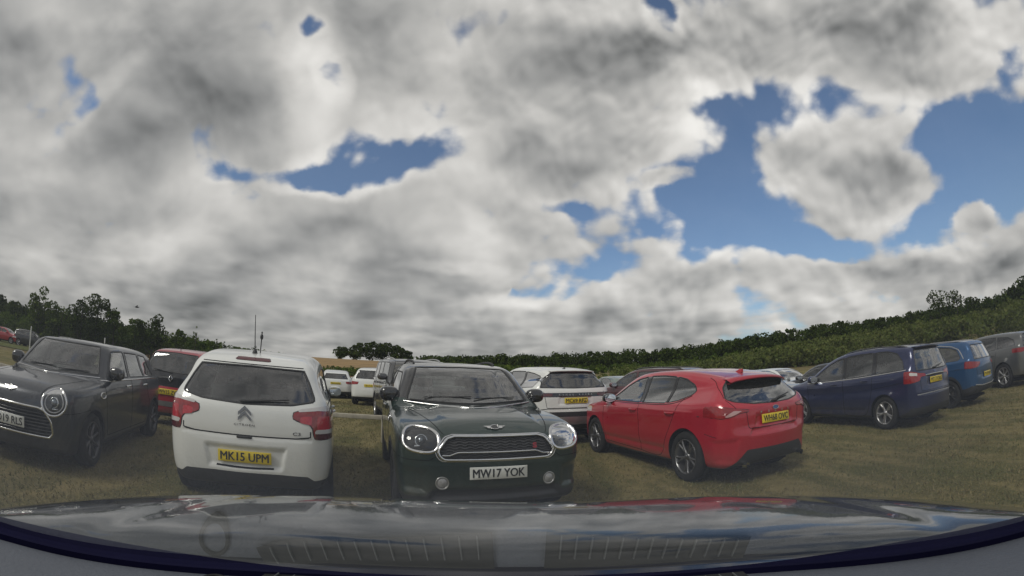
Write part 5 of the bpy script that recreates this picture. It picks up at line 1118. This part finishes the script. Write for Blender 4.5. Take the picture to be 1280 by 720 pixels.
# ------------------------------------------------------------------ terrain
AZ = np.array([-180, -100, -75, -60, -48, -38, -28, -18, -8, 0, 10, 22, 33, 42, 52, 60, 70, 100, 180.])
ELT = np.array([.2, .5, 1.6, 1.3, 1.2, 1.1, 1.55, 1.65, 1.5, 1.1, .9, 1.1, 1.9, 2.6, 3.0, 3.2, 3.2, .8, .2])
def terr(x, y):
    x = np.asarray(x, float); y = np.asarray(y, float); r = np.hypot(x, y); a = np.degrees(np.arctan2(x, y))
    e = np.interp(a, AZ, ELT); hT = 1.39 + 160 * np.tan(np.radians(e)); st = np.interp(a, [-180, -70, -40, 20, 35, 180], [45, 55, 40, 40, 30, 30])
    t = np.clip((r - st) / (165 - st), 0, 1); s = t * t * (3 - 2 * t) * .6 + t * .4 * np.minimum(1, t * 4)
    z = hT * s - np.clip(r - 190, 0, 800) * .01
    z = z + .018 * np.sin(x * .9 + .4 * y) * np.sin(y * .7) * np.clip((r - 2) / 8, 0, 1)
    return z
def polar_grid(r0, r1, n, a0, a1, m, lift=0.0, pw=1.0):
    rr_ = r0 * (r1 / r0) ** np.linspace(0, 1, n); aa = np.radians(np.linspace(a0, a1, m))
    R_, A_ = np.meshgrid(rr_, aa, indexing='ij'); X, Y = R_ * np.sin(A_), R_ * np.cos(A_); return np.stack([X, Y, terr(X, Y) + lift], -1)
def ground_mat(name, cols, dry=(.25, .205, .09), earth=(.17, .13, .08), amt=.5, sc=1.0):
    m, nt, out = _nt(name); L = nt.links.new; p = N(nt, 'ShaderNodeBsdfPrincipled'); g = N(nt, 'ShaderNodeNewGeometry'); P = g.outputs['Position']
    n0 = noise(nt, P, .09 * sc, 5, .6); n1 = noise(nt, P, .55 * sc, 6, .65); n2 = noise(nt, P, 5 * sc, 6, .7); n3 = noise(nt, P, 42, 4, .7)
    mp = N(nt, 'ShaderNodeMapping'); mp.inputs['Scale'].default_value = (1.3, .35, 1); mp.inputs['Rotation'].default_value = (0, 0, rad(22)); L(P, mp.inputs[0]); n4 = noise(nt, mp.outputs[0], 1.1 * sc, 5, .6)
    c = mix_col(nt, sstep(nt, n1.outputs[0], .35, .65), cols[0], cols[1])
    c = mix_col(nt, mth(nt, 'MULTIPLY', sstep(nt, n4.outputs[0], .42, .60), amt * 1.9, clamp=True), c, dry)
    c = mix_col(nt, mth(nt, 'MULTIPLY', sstep(nt, n0.outputs[0], .46, .62), amt * 1.2), c, earth)
    c = mix_col(nt, sstep(nt, n2.outputs[0], .30, .75, 0, .55), c, tuple(v * .55 for v in cols[0]))
    c = mix_col(nt, sstep(nt, n3.outputs[0], .42, .75, 0, .6), c, tuple(v * 1.5 for v in dry))
    L(c, p.inputs['Base Color']); p.inputs['Roughness'].default_value = .95; p.inputs['Specular IOR Level'].default_value = .15
    b = N(nt, 'ShaderNodeBump'); L(mth(nt, 'ADD', mth(nt, 'MULTIPLY', n2.outputs[0], 1.2), n3.outputs[0]), b.inputs['Height']); b.inputs['Strength'].default_value = .8; b.inputs['Distance'].default_value = .03; L(b.outputs[0], p.inputs['Normal'])
    L(p.outputs[0], out.inputs[0]); MATS[name] = m; return m
GR = ground_mat('dry_grass_ground', ((.082, .088, .025), (.122, .110, .040)))
G = polar_grid(.5, 4000, 190, -180, 180, 241); mb = MB(); mb.grid(G, flip=True); mb.add(np.concatenate([G[0], [[0, 0, 0]]]), T=[[i, i + 1, 241] for i in range(240)])
tag(mb.build('ground', GR), 'dry olive grass field that the cars are parked on', kind='structure')
def tan_mat():
    m, nt, out = _nt('stubble'); L = nt.links.new; p = N(nt, 'ShaderNodeBsdfPrincipled'); g = N(nt, 'ShaderNodeNewGeometry'); P = g.outputs['Position']
    mp = N(nt, 'ShaderNodeMapping'); mp.inputs['Scale'].default_value = (.02, .10, 1); mp.inputs['Rotation'].default_value = (0, 0, rad(-15)); L(P, mp.inputs[0]); n1 = noise(nt, mp.outputs[0], 3, 5, .6); n2 = noise(nt, P, .25, 6, .65)
    c = mix_col(nt, sstep(nt, n1.outputs[0], .35, .65), (.20, .125, .045), (.30, .19, .075)); c = mix_col(nt, sstep(nt, n2.outputs[0], .5, .7, 0, .55), c, (.13, .10, .04)); L(c, p.inputs['Base Color']); p.inputs['Roughness'].default_value = .95; L(p.outputs[0], out.inputs[0]); return m
mb = MB(); mb.grid(polar_grid(62, 185, 40, -48, -1.5, 90, .06), flip=True); tag(mb.build('stubble_field', tan_mat()), 'tan stubble field rising behind the parked cars', kind='structure')
mb = MB(); mb.grid(polar_grid(40, 60, 12, -78, -50, 30, .05), flip=True); tag(mb.build('grass_bank', ground_mat('green_grass_ground', ((.045, .080, .018), (.065, .095, .025)), amt=.15)), 'green grass bank under the far row of cars', kind='structure')

# short grass near the cars: uncountable blades
def grass(name, n, seed, r0, r1, a0, a1, hgt):
    g = np.random.default_rng(seed); r = r0 + (r1 - r0) * g.random(n) ** 1.3; a = np.radians(a0 + (a1 - a0) * g.random(n)); x, y = r * np.sin(a), r * np.cos(a)
    # clumped
    cl = g.random((400, 2)) * [r1 * 2, r1 * 2] - [r1, 0]; sel = g.random(n) < .5; k = g.integers(0, 400, n); x = np.where(sel, cl[k, 0] + g.normal(0, .25, n), x); y = np.where(sel, cl[k, 1] + g.normal(0, .25, n), y)
    ok = (np.hypot(x, y) > r0) & (y > .5); x, y = x[ok], y[ok]; n = len(x)
    z = terr(x, y); h = hgt * (.4 + g.random(n)) * (1 + .02 * np.hypot(x, y)); w = .004 + .003 * g.random(n) + .0006 * np.hypot(x, y); t = g.random(n) * 2 * np.pi; lean = g.normal(0, .6, (n, 2)) * h[:, None]
    P0 = np.stack([x - w * np.cos(t), y - w * np.sin(t), z - .003], 1); P1 = np.stack([x + w * np.cos(t), y + w * np.sin(t), z - .003], 1); P2 = np.stack([x + lean[:, 0], y + lean[:, 1], z + h], 1)
    V = np.stack([P0, P1, P2], 1).reshape(-1, 3); m, nt, out = _nt('grass_blades'); L = nt.links.new; p = N(nt, 'ShaderNodeBsdfPrincipled'); ge = N(nt, 'ShaderNodeNewGeometry'); n1 = noise(nt, ge.outputs['Position'], 1.1, 4, .6)
    c = mix_col(nt, sstep(nt, n1.outputs[0], .42, .58), (.08, .10, .024), (.22, .185, .075)); c = mix_col(nt, ge.outputs['Random Per Island'], c, (.19, .155, .07)); L(c, p.inputs['Base Color']); p.inputs['Roughness'].default_value = .8; L(p.outputs[0], out.inputs[0])
    o = mesh_np(name, V, np.arange(3 * n).reshape(-1, 3), m); tag(o, 'short dry grass blades between the parked cars', 'grass', kind='stuff')
grass('grass', 170000, 3, 2.6, 20, -68, 68, .028)

# ------------------------------------------------------------------ trees
def leaf_mat(name, c1, c2, c3):
    if name in MATS: return MATS[name]
    m, nt, out = _nt(name); L = nt.links.new; ge = N(nt, 'ShaderNodeNewGeometry'); n1 = noise(nt, ge.outputs['Position'], .35, 4, .6)
    c = mix_col(nt, sstep(nt, n1.outputs[0], .38, .62), c1, c2); c = mix_col(nt, mth(nt, 'POWER', ge.outputs['Random Per Island'], 3.0), c, c3)
    d = N(nt, 'ShaderNodeBsdfDiffuse'); t = N(nt, 'ShaderNodeBsdfTranslucent'); L(c, d.inputs[0]); L(c, t.inputs[0]); mx = N(nt, 'ShaderNodeMixShader'); mx.inputs[0].default_value = .25; L(d.outputs[0], mx.inputs[1]); L(t.outputs[0], mx.inputs[2]); L(mx.outputs[0], out.inputs[0]); MATS[name] = m; return m
LF_D = leaf_mat('dark_foliage', (.026, .044, .012), (.046, .072, .016), (.085, .11, .025))
LF_M = leaf_mat('mid_foliage', (.045, .080, .014), (.075, .115, .020), (.12, .15, .03))
LF_L = leaf_mat('light_foliage', (.085, .115, .030), (.11, .135, .038), (.15, .16, .055))
BARK = plain('bark', (.06, .05, .04), .9, bump=.8, bscale=20)
def leaves(g, cen, rad3, n, s, shell=.55):
    """n small leaf faces inside an ellipsoid"""
    d = g.normal(0, 1, (n, 3)); d /= np.linalg.norm(d, axis=1)[:, None]; q = d * (g.random(n) ** (1 / 3) * (1 - shell) + shell)[:, None]; c = q * np.asarray(rad3) + cen
    a = g.normal(0, 1, (n, 3)); a /= np.linalg.norm(a, axis=1)[:, None]; b = np.cross(a, g.normal(0, 1, (n, 3))); b /= np.linalg.norm(b, axis=1)[:, None]; sz = s * (.5 + g.random(n))[:, None]
    return np.stack([c - a * sz * .5, c + b * sz * .33, c + a * sz * .5, c - b * sz * .33], 1).reshape(-1, 3)
def crown_pts(g, x, y, z0, h, w, nb, dens, s, top=.0):
    """a crown: several leafy masses of different size, an uneven outline with gaps"""
    out = []
    for i in range(nb):
        t = g.random(); zz = z0 + h * (.12 + .78 * t); spread = w * .5 * (1 - .75 * abs(t - .38) ** 1.2 * 1.2); a = g.random() * 2 * np.pi; r = spread * g.random() ** .6
        rr_ = w * (.13 + .13 * g.random()) * (1 - .35 * t); c = np.array([x + r * np.cos(a), y + r * np.sin(a), zz]); out.append(leaves(g, c, (rr_, rr_, rr_ * .8), int(dens * (.6 + .8 * g.random())), s))
    out.append(leaves(g, np.array([x, y, z0 + h * .45]), (w * .33, w * .33, h * .38), int(dens * nb * .25), s, .1))
    return np.concatenate(out)
def tree(name, x, y, h, w, mat, label, group, seed, nb=16, dens=90, s=.32, trunk=.28, z=None, cat='tree'):
    g = np.random.default_rng(seed); z = float(terr(x, y)) if z is None else z; root = empty(name, (x, y, z), 0); tag(root, label, cat, group)
    th = h * trunk; b = MB(); lean = g.normal(0, .03 * h, 2); P = np.array([[0, 0, -.2], [lean[0] * .3, lean[1] * .3, th], [lean[0], lean[1], h * .8]]); P = catmull(P, False, 5); b.tube(P, np.linspace(.028, .008, len(P)) * h, 7)
    for i in range(7):
        t = .25 + .08 * i; p0 = P[int(t * (len(P) - 1))]; a = g.random() * 6.28; e = p0 + np.array([np.cos(a) * w * .36, np.sin(a) * w * .36, h * .18]); b.tube(catmull([p0, (p0 + e) / 2 + [0, 0, -.02 * h], e], False, 3), np.linspace(.011, .003, 7) * h, 5)
    b.build('trunk', BARK, root); V = crown_pts(g, 0, 0, th * .75, h - th * .75, w, nb, dens, s); mesh_np('crown', V, np.arange(len(V)).reshape(-1, 4), mat, root, smooth=False); return root
def pol(a, r): return r * math.sin(rad(a)), r * math.cos(rad(a))
def mass(name, mat, seed, a0, a1, r0, r1, n, topel, wid, s, label, cat, dens=40, low=.55, nb=5):
    """far wood or scrub seen as one mass: tops follow the skyline, height by angle"""
    g = np.random.default_rng(seed); out = []
    for i in range(n):
        a = a0 + (a1 - a0) * g.random(); r = r0 + (r1 - r0) * g.random(); x, y = pol(a, r); z = float(terr(x, y)); top = CAMH + r * math.tan(rad(float(np.interp(a, topel[0], topel[1])))); h = (top - z) * (low + (1.03 - low) * g.random() ** .7)
        h = max(h, 1.2); w = wid * (.7 + .6 * g.random()); hb = min(h, w * 1.6)
        out.append(crown_pts(g, x, y, z + max(0, h - hb) * .6, h - max(0, h - hb) * .6, w, nb, dens, s * (.8 + .5 * g.random())))
    V = np.concatenate(out); o = mesh_np(name, V, np.arange(len(V)).reshape(-1, 4), mat, smooth=False); tag(o, label, cat, kind='stuff')
    return o
sk_c = ([-14, -11, -4, 6, 15, 23, 27, 34, 38, 43, 49, 54], [2.2, 2.35, 2.85, 3.45, 3.65, 3.75, 4.25, 5.0, 5.1, 5.1, 4.9, 4.9])
mass('woodland', LF_D, 11, -13, 50, 150, 185, 430, sk_c, 8, .75, 'dark far wood along the horizon behind the parked cars', 'woodland', 34, .72)
sk_r = ([48, 54, 60, 63, 66, 68, 74, 82], [4.6, 4.9, 4.5, 4.5, 5.4, 6.5, 7.6, 8])
mass('woodland', LF_D, 12, 50, 80, 120, 150, 190, sk_r, 8, .7, 'dark wood climbing the hill at the right edge', 'woodland', 40, .7)
sk_s = ([16, 24, 30, 36, 44, 52, 60, 68, 80], [.9, 1.5, 2.3, 3.2, 3.6, 3.9, 3.9, 4.3, 5])
mass('scrub', LF_L, 13, 14, 78, 62, 118, 520, sk_s, 5.5, .42, 'lighter green scrub on the slope to the right', 'scrub', 40, .35, 5)
mass('scrub', LF_M, 14, -10, 40, 100, 140, 160, ([-10, 0, 20, 40], [1.5, 1.6, 1.9, 3.2]), 5, .5, 'mid green bushes at the foot of the far wood', 'scrub', 34, .4)
sk_l = ([-85, -72, -67, -64, -61, -56, -50], [5, 4.2, 3.4, 2.7, 2.6, 2.8, 2.8])
mass('woodland', LF_D, 15, -84, -48, 120, 150, 150, sk_l, 8, .7, 'dark wooded hill at the left edge', 'woodland', 40, .75)
sk_h = ([-70, -60, -52, -46, -40, -36, -33, -28, -24], [1.6, 1.9, 2.5, 2.8, 2.5, 2.15, 1.9, 1.5, 1.3])
mass('scrub', LF_M, 16, -72, -30, 62, 80, 260, sk_h, 4.5, .36, 'green hedge and bushes behind the cars on the left', 'hedge', 44, .5, 5)
mass('hedge', LF_M, 17, -34, -6, 64, 68, 70, ([-34, -6], [.75, .55]), 3.0, .3, 'low dark hedge line in front of the tan field', 'hedge', 30, .6, 4)
TR = [  # azimuth, distance, top elevation, width, foliage, seed, label
    (-61.9, 58, 5.4, 4.2, LF_M, 1, 'leftmost tall loose tree behind the far row of cars'), (-59.3, 57, 4.3, 4.4, LF_M, 2, 'loose rounded tree just right of the leftmost tall one'),
    (-56.4, 60, 4.9, 4.6, LF_D, 3, 'dark tree on the left half of the dense dark clump'), (-54.6, 61, 6.0, 5.0, LF_D, 4, 'tallest dark tree behind the charcoal hatchback roof'), (-52.2, 60, 5.4, 3.0, LF_M, 5, 'thin ragged tree on the right side of the dense dark clump'),
    (-49.5, 60, 3.7, 3.8, LF_M, 6, 'low green tree between the dark clump and the rounded tree'), (-47.0, 60, 4.8, 4.0, LF_D, 7, 'dark rounded tree above the rear of the charcoal hatchback'), (-43.6, 62, 3.3, 2.6, LF_M, 8, 'small bushy tree left of the sparse sapling'),
    (-41.5, 62, 4.1, 1.0, LF_M, 9, 'sparse thin sapling above the red hatchback roof'), (-38.6, 66, 3.2, .9, LF_D, 10, 'small thin conifer left of the whip aerial'), (-37.6, 66, 2.85, .8, LF_D, 20, 'tiny bush right of the thin conifer'), (-33.6, 80, 2.4, 1.5, LF_D, 21, 'small pointed tree where the hedge ends')]
for a, r, el, w, mt, sd_, lb in TR:
    x, y = pol(a, r); z = float(terr(x, y)); h = CAMH + r * math.tan(rad(el)) - z; tree('tree', x, y, h, w, mt, lb, 'trees along the left hedge', 100 + sd_, nb=20 if w > 2 else 8, dens=110 if w > 2 else 26, s=.26 if w > 2 else .15)
for i, (a, el, w) in enumerate([(-22.3, 3.1, 8), (-20.3, 3.9, 9), (-18.2, 4.1, 10), (-16.6, 4.25, 9), (-15.0, 3.85, 8), (-13.6, 3.2, 6)]):
    x, y = pol(a, 175 + 4 * (i % 2)); z = float(terr(x, y)); h = CAMH + 175 * math.tan(rad(el)) - z; tree('tree', x, y, h, w, LF_D, ['leftmost', 'second from the left', 'third from the left', 'third from the right', 'second from the right', 'rightmost'][i] + ' dark round tree of the clump on the tan field', 'clump of trees on the stubble field', 140 + i, nb=16, dens=70, s=.8, trunk=.15)
for i, (a, r, el, w, lb) in enumerate([(56.6, 105, 7.0, 8.5, 'tall gappy tree, left one of the pair on the right skyline'), (58.8, 106, 6.6, 7.5, 'tall dark tree, right one of the pair on the right skyline'), (61, 108, 5.4, 5.5, 'lower tree beside the tall pair on the right skyline'), (50.5, 112, 5.0, 5, 'dark bushy tree left of the tall pair'), (52.6, 112, 5.3, 5, 'broad dark tree just left of the tall pair'), (48.6, 115, 4.9, 4, 'small dark tree at the end of the wood'), (43.4, 118, 5.25, 2.6, 'small tree rising above the wood over the blue people carrier'), (39.6, 125, 5.3, 2.5, 'small tree sticking up from the wood right of the red hatchback'), (62.8, 112, 5.0, 5, 'dark tree below the wooded hill at the right')]):
    x, y = pol(a, r); z = float(terr(x, y)); h = CAMH + r * math.tan(rad(el)) - z; tree('tree', x, y, h, w, LF_D, lb, 'trees on the right skyline', 160 + i, nb=16, dens=70, s=.42, trunk=.22)
# ------------------------------------------------------------------ parked cars
small_hatch_white((-3.16, 5.22), 113.6, 'white small hatchback seen from behind with two roof aerials, plate MK15 UPM')
big_mini_green((-.77, 5.83), -71.6, 'dark green car facing the camera with black roof and big oval headlights, plate MW17 YOK')
hot_hatch_red((2.72, 6.78), 104.5, 'bright red hatchback with roof spoiler and yellow rear plate, right of the green car')
mini_hatch_grey((-5.94, 4.00), -61.2, 'charcoal hatchback with round headlights, nose cut off by the left edge')
mpv_blue((7.98, 7.75), 94.5, 'dark blue people carrier with chrome line under its windows')
suv_blue((10.8, 8.0), 98.0, 'mid blue car with silver window frame, beyond the dark blue people carrier')
coupe_suv_white((.66, 10.84), 108.0, 'white sport utility car with black tail strip, behind the green car')
small_hatch_red((-7.0, 8.25), 108.5, 'red small hatchback with black tailgate and diamond badge')
big_four_by_four((-2.74, 12.2), -66.0, 'tall gunmetal four by four with silver roof rails, behind the green car')
suv_grey_big((15.6, 8.2), 80.0, 'silver grey sport utility car at the right edge, beyond the mid blue car')
H1 = generic_car((-9.41, 22.43), 111.8, 'white hatchback far back, seen between the white and green cars', paint('pale_white_paint', (.66, .67, .66), 0, .35, .3), 'hatch', 'cars in the far rows', h=.05)
S1 = generic_car((-6.13, 19.6), 99.3, 'white crossover far back, left of the tall gunmetal four by four', MATS['pale_white_paint'], 'suv', 'cars in the far rows', h=.045, txt='MJ17 EOX')
S2 = generic_car((4.5, 13.8), 122.0, 'maroon crossover with black roof rails behind the red hatchback', paint('maroon_paint', (.09, .03, .035), .4, .3, .3), 'suv', 'cars in the far rows', rails=True, h=.045, txt='MK66 UHN')
def colour(name, col, met=.4): return paint(name, col, met, .3, .3)
silver = colour('silver_paint', (.33, .34, .34), .6); blackp = colour('black_paint', (.014, .014, .016), .2); green = colour('pale_green_paint', (.20, .25, .22), .5); redp = colour('far_red_paint', (.35, .012, .02), .1); bluep = colour('far_blue_paint', (.02, .05, .14), .3)
pw = MATS['pale_white_paint']; mr = MATS['maroon_paint']
GRP = 'cars in the far rows'
for src, mt0, mt, loc, yw, lb in [
    (H1, pw, silver, (7.7, 12.6), -76, 'silver hatchback facing the camera, just right of the red hatchback roof'),
    (H1, pw, pw, (10.6, 15.2), -80, 'pale car beyond the silver hatchback, right of the red car'),
    (H1, pw, blackp, (10.4, 11.6), 98, 'black hatchback nose peeping out left of the dark blue people carrier'),
    (H1, pw, green, (4.9, 20.5), 100, 'small pale green car far back, between the white and maroon cars'),
    (S1, pw, silver, (-7.4, 24.0), 105, 'silver crossover behind the far white crossover'),
    (H1, pw, blackp, (-11.6, 23.6), 108, 'dark hatchback behind the far white hatchback'),
    (S1, pw, pw, (18.6, 8.6), 92, 'white crossover at the very right edge'),
    (H1, pw, redp, (-48.2, 21.3), 35, 'red hatchback in the far row at the left edge'),
    (S1, pw, blackp, (-45.4, 23.5), 35, 'black crossover in the far row, right of the red one'),
    (H1, pw, silver, (-50.5, 26.2), 35, 'silver hatchback behind the red one at the left edge'),
    (H1, pw, bluep, (-47.0, 28.0), 35, 'dark blue hatchback second from the right in the far left row'),
    (S1, pw, silver, (-43.6, 28.2), 35, 'silver crossover at the right end of the far left row'),
    (H1, pw, bluep, (13.5, 21.5), 100, 'dark blue hatchback far back over the silver one'),
    (H1, pw, blackp, (-9.4, 28.2), 100, 'black hatchback in the third row, seen over the white far cars'),
    (H1, pw, silver, (-5.2, 25.6), 98, 'silver hatchback just left of the gunmetal four by four roof'),
    (S1, pw, pw, (-13.2, 21.0), 105, 'white crossover mostly hidden behind the white small hatchback')]:
    z = float(terr(*loc)); dup(src, (*loc, z), yw, lb, GRP, swap=(mt0, mt) if mt is not mt0 else None)
# tilt far rows onto the slope is not needed: the field is level there

# ------------------------------------------------------------------ timber knee rails, posts, scraps, bird
WOOD = plain('bleached_timber', (.38, .35, .28), .8, bump=.6, bscale=30, var=.2)
def knee_rail(p0, p1, h, label, n):
    root = empty('knee_rail', (*p0, 0)); tag(root, label, 'fence'); d = np.array(p1) - np.array(p0); Lr = np.hypot(*d); a = math.atan2(d[1], d[0]); root.rotation_euler = (0, 0, a)
    b = MB(); b.box((Lr / 2, 0, h), (Lr / 2, .045, .045), bev=.012); b.build('rail', WOOD, root)
    for i in range(n): b = MB(); b.box((Lr * i / (n - 1), 0, h / 2 - .03), (.05, .05, h / 2), bev=.01); b.build('post', WOOD, root)
knee_rail((-4.3, 8.15), (1.0, 9.35), .50, 'pale timber knee rail behind the dark green car', 4)
knee_rail((-16.5, 3.4), (-8.9, 6.4), .50, 'pale timber knee rail at the left edge behind the charcoal hatchback', 6)
PST = plain('post_white', (.55, .55, .52), .6)
for a, r, tp, lb in [(-62.9, 40, .75, 'thin pale post beside the far row of cars'), (-53.2, 42, .9, 'thin pale post in front of the dense dark trees')]:
    x, y = pol(a, r); b = MB(); h = CAMH + r * math.tan(rad(tp)); b.tube([(0, 0, -.1), (0, 0, h - .04), (0, 0, h)], [.05, .05, .02], 10); o = b.build('marker_post', PST); o.location = (x, y, float(terr(x, y))); tag(o, lb, 'post', 'thin posts behind the cars on the left')
PAP = plain('paper_white', (.7, .7, .68), .8)
for i, (x, y, s, lb) in enumerate([(-2.60, 2.22, .045, 'white paper scrap on the grass nearest the left'), (-2.62, 3.15, .06, 'white scrap on the grass beside the white hatchback'), (-.92, 2.95, .04, 'white scrap on the grass left of the green car')]):
    g = np.random.default_rng(i); b = MB(); u = np.linspace(-1, 1, 6); X, Y = np.meshgrid(u, u, indexing='ij'); Z = .012 + .010 * np.sin(X * 3 + i) * np.cos(Y * 4) + g.normal(0, .002, X.shape); b.grid(np.stack([X * s, Y * s * .6, Z], -1)); b.grid(np.stack([X * s, Y * s * .6, Z - .001], -1), flip=True)
    o = b.build('paper_scrap', PAP); o.location = (x, y, float(terr(x, y)) + .01); o.rotation_euler = (0, 0, i * 1.3); tag(o, lb, 'litter', 'scraps on the grass')
x, y = pol(-49.5, 30); b = MB(); b.ell((0, 0, 0), (.13, .045, .045)); b.ell((.14, 0, .015), (.035, .03, .03)); b.grid([[(.05, 0, .02), (-.06, 0, .02)], [(.04, .16, .09), (-.05, .16, .08)], [(-.02, .34, .05), (-.06, .33, .05)]]); b.grid([[(.05, 0, .02), (-.06, 0, .02)], [(.04, -.16, .09), (-.05, -.16, .08)], [(-.02, -.34, .05), (-.06, -.33, .05)]]); b.grid([[(-.10, .02, 0), (-.22, .05, 0)], [(-.10, -.02, 0), (-.22, -.05, 0)]])
o = b.build('bird', plain('bird_dark', (.02, .02, .02), .8)); o.location = (x, y, CAMH + 30 * math.tan(rad(5.0))); o.rotation_euler = (.3, 0, .6); tag(o, 'small dark bird flying above the left trees', 'bird')

# ------------------------------------------------------------------ the car the camera sits in
own = empty('car', (0, .3, 0)); tag(own, 'grey car the photo is taken from: glossy bonnet, windscreen and dashboard', 'car')
OFF = np.array([0, -.3, 0])
BON = paint('grey_bonnet_paint', (.080, .088, .090), .75, .14, .06, 1)
u = np.linspace(-1.12, 1.16, 150); v = np.linspace(0, 1, 130); X, Tv = np.meshgrid(u, v, indexing='ij'); Y0 = .613 - .45 * (X - .04) ** 2 + .010 * sm(np.abs(X - .04), .25, .70); Y = Y0 + Tv * (1.75 - Y0)
def bonnet_z(X, Y):
    xs = np.abs(X - .04) / 1.36; ys = np.maximum(Y - .15, 0) / 1.42; s = (xs ** 2.7 + ys ** 2.7) ** (1 / 2.7)
    z = 1.127 - .166 * s ** 2 - .5 * np.maximum(s - .60, 0) ** 2.2 - 2.5 * np.maximum(s - .93, 0) ** 2
    z = z - .030 * np.exp(-np.maximum(Y - (.65 - .45 * (X - .04) ** 2), 0) / .05)
    z += .004 * sm(np.abs(X - .04), .66, .50) - .004 * np.exp(-((np.abs(X - .04) - .74) / .05) ** 2) * sm(Y, 1.5, 1.0)
    return z
b = MB(); b.grid(np.stack([X, Y, np.maximum(bonnet_z(X, Y), .55)], -1) + OFF); b.build('bonnet', BON, own)
xs = np.linspace(-.96, 1.04, 61); xc = xs - .04; yb = .61 - .45 * xc ** 2 - .058 * sm(np.abs(xc), .25, .70)
base = np.stack([xs, yb, np.full(61, 1.087)], 1)
WG = glass('windscreen_glass', (.94, .96, .95), gain=.82, film=.0)
b = MB(); ts = np.linspace(-.06, 1.35, 24); b.grid(np.stack([base + OFF + np.array([0, -.76 * t, .46 * t + .02 * t * (1 - t)]) for t in ts], 1)); b.build('windscreen', WG, own)
b = MB(); sw = (.006 + .074 * sm(np.abs(xc), .25, .70))[:, None]; b.grid(np.stack([base + [0, .02, -.05] + sw * [0, 1, 0], base + [0, .004, -.004] + sw * [0, 1, 0], base + [0, -.012, .001], base + [0, -.014, -.008]], 1) + OFF); b.build('screen_edge_seal', plain('seal_dark', (.008, .008, .030), .95, spec=.05), own, smooth=False)
DSH = plain('dashboard_plastic', (.100, .112, .138), .6, bump=.5, bscale=120, var=.06)
b = MB(); rows = [(-.008, -.008), (-.058, -.009), (-.09, -.010), (-.16, -.008), (-.26, -.012), (-.40, -.03), (-.55, -.08), (-.62, -.20), (-.62, -.5)]
b.grid(np.stack([base + [0, dy, dz] for dy, dz in rows], 1) + OFF); b.build('dashboard', DSH, own)
VNT = plain('vent_dark', (.010, .010, .011), .7); RIB = plain('vent_rib', (.10, .105, .105), .6)
for x0, x1 in ((-.34, -.02), (.05, .34)):
    f = empty('defroster_vent', (0, 0, 0), 0, own); q = np.linspace(x0, x1, 20); yy_ = .61 - .45 * (q - .04) ** 2; wd = .095 - .045 * (np.abs(q - .015) - .03) / .33
    b = MB(); b.grid(np.stack([np.stack([q, yy_ - .018, np.full(20, 1.085)], 1), np.stack([q, yy_ - wd, np.full(20, 1.085)], 1)], 1) + OFF); b.build('vent_slot', VNT, f)
    for i, xx in enumerate(np.linspace(x0 + .02, x1 - .02, 13)):
        y0 = .61 - .45 * (xx - .04) ** 2; w0 = .095 - .045 * (abs(xx - .015) - .03) / .33; b = MB(); b.box(np.array((xx, y0 - w0 * .72, 1.0875)) + OFF, (.0011, w0 * .26, .002), bev=.001); b.build('vent_rib', RIB, f)
t = np.linspace(0, 2 * np.pi, 40, endpoint=False); b = MB(); b.tube(np.stack([-.392 + .019 * np.cos(t), .462 + .021 * np.sin(t), np.full(40, 1.080)], 1) + OFF, .003, 8, closed=True); b.build('speaker_ring', VNT, own)
CBD = plain('cabin_dark', (.02, .02, .021), .9)
b = MB(); tp = base + [0, -.76 * 1.33, .46 * 1.33]
b.grid(np.stack([tp + [0, .02, 0], tp + [0, -.6, .06], tp * [1, 0, 0] + [0, -1.6, 1.70], tp * [1, 0, 0] + [0, -1.9, 1.2], tp * [1, 0, 0] + [0, -1.9, .5], tp * [1, 0, 0] + [0, -.2, .45]], 1) + OFF); b.build('cabin_lining', CBD, own)
for sg, xx in ((-1, -.97), (1, 1.05)):
    b = MB(); b.add(np.array([(xx, .2, .4), (xx, .25, 1.09), (xx, -.8, 1.70), (xx, -1.9, 1.65), (xx, -1.9, .4)]) + OFF, T=[[0, 1, 2], [0, 2, 3], [0, 3, 4]]); b.build('door_card', CBD, own)

# ------------------------------------------------------------------ picture settings
scene.view_settings.view_transform = 'Standard'; scene.view_settings.look = 'None'; scene.view_settings.gamma = 1; scene.view_settings.exposure = .42; scene.view_settings.use_curve_mapping = False
scene.render.engine = 'CYCLES'; cyc = scene.cycles; cyc.use_denoising = True
try: cyc.denoiser = 'OPENIMAGEDENOISE'; cyc.denoising_input_passes = 'RGB_ALBEDO_NORMAL'; cyc.denoising_prefilter = 'ACCURATE'
except Exception: pass
cyc.max_bounces = 9; cyc.transparent_max_bounces = 14; cyc.glossy_bounces = 5; cyc.diffuse_bounces = 3; cyc.caustics_reflective = False; cyc.caustics_refractive = False; cyc.sample_clamp_indirect = 6
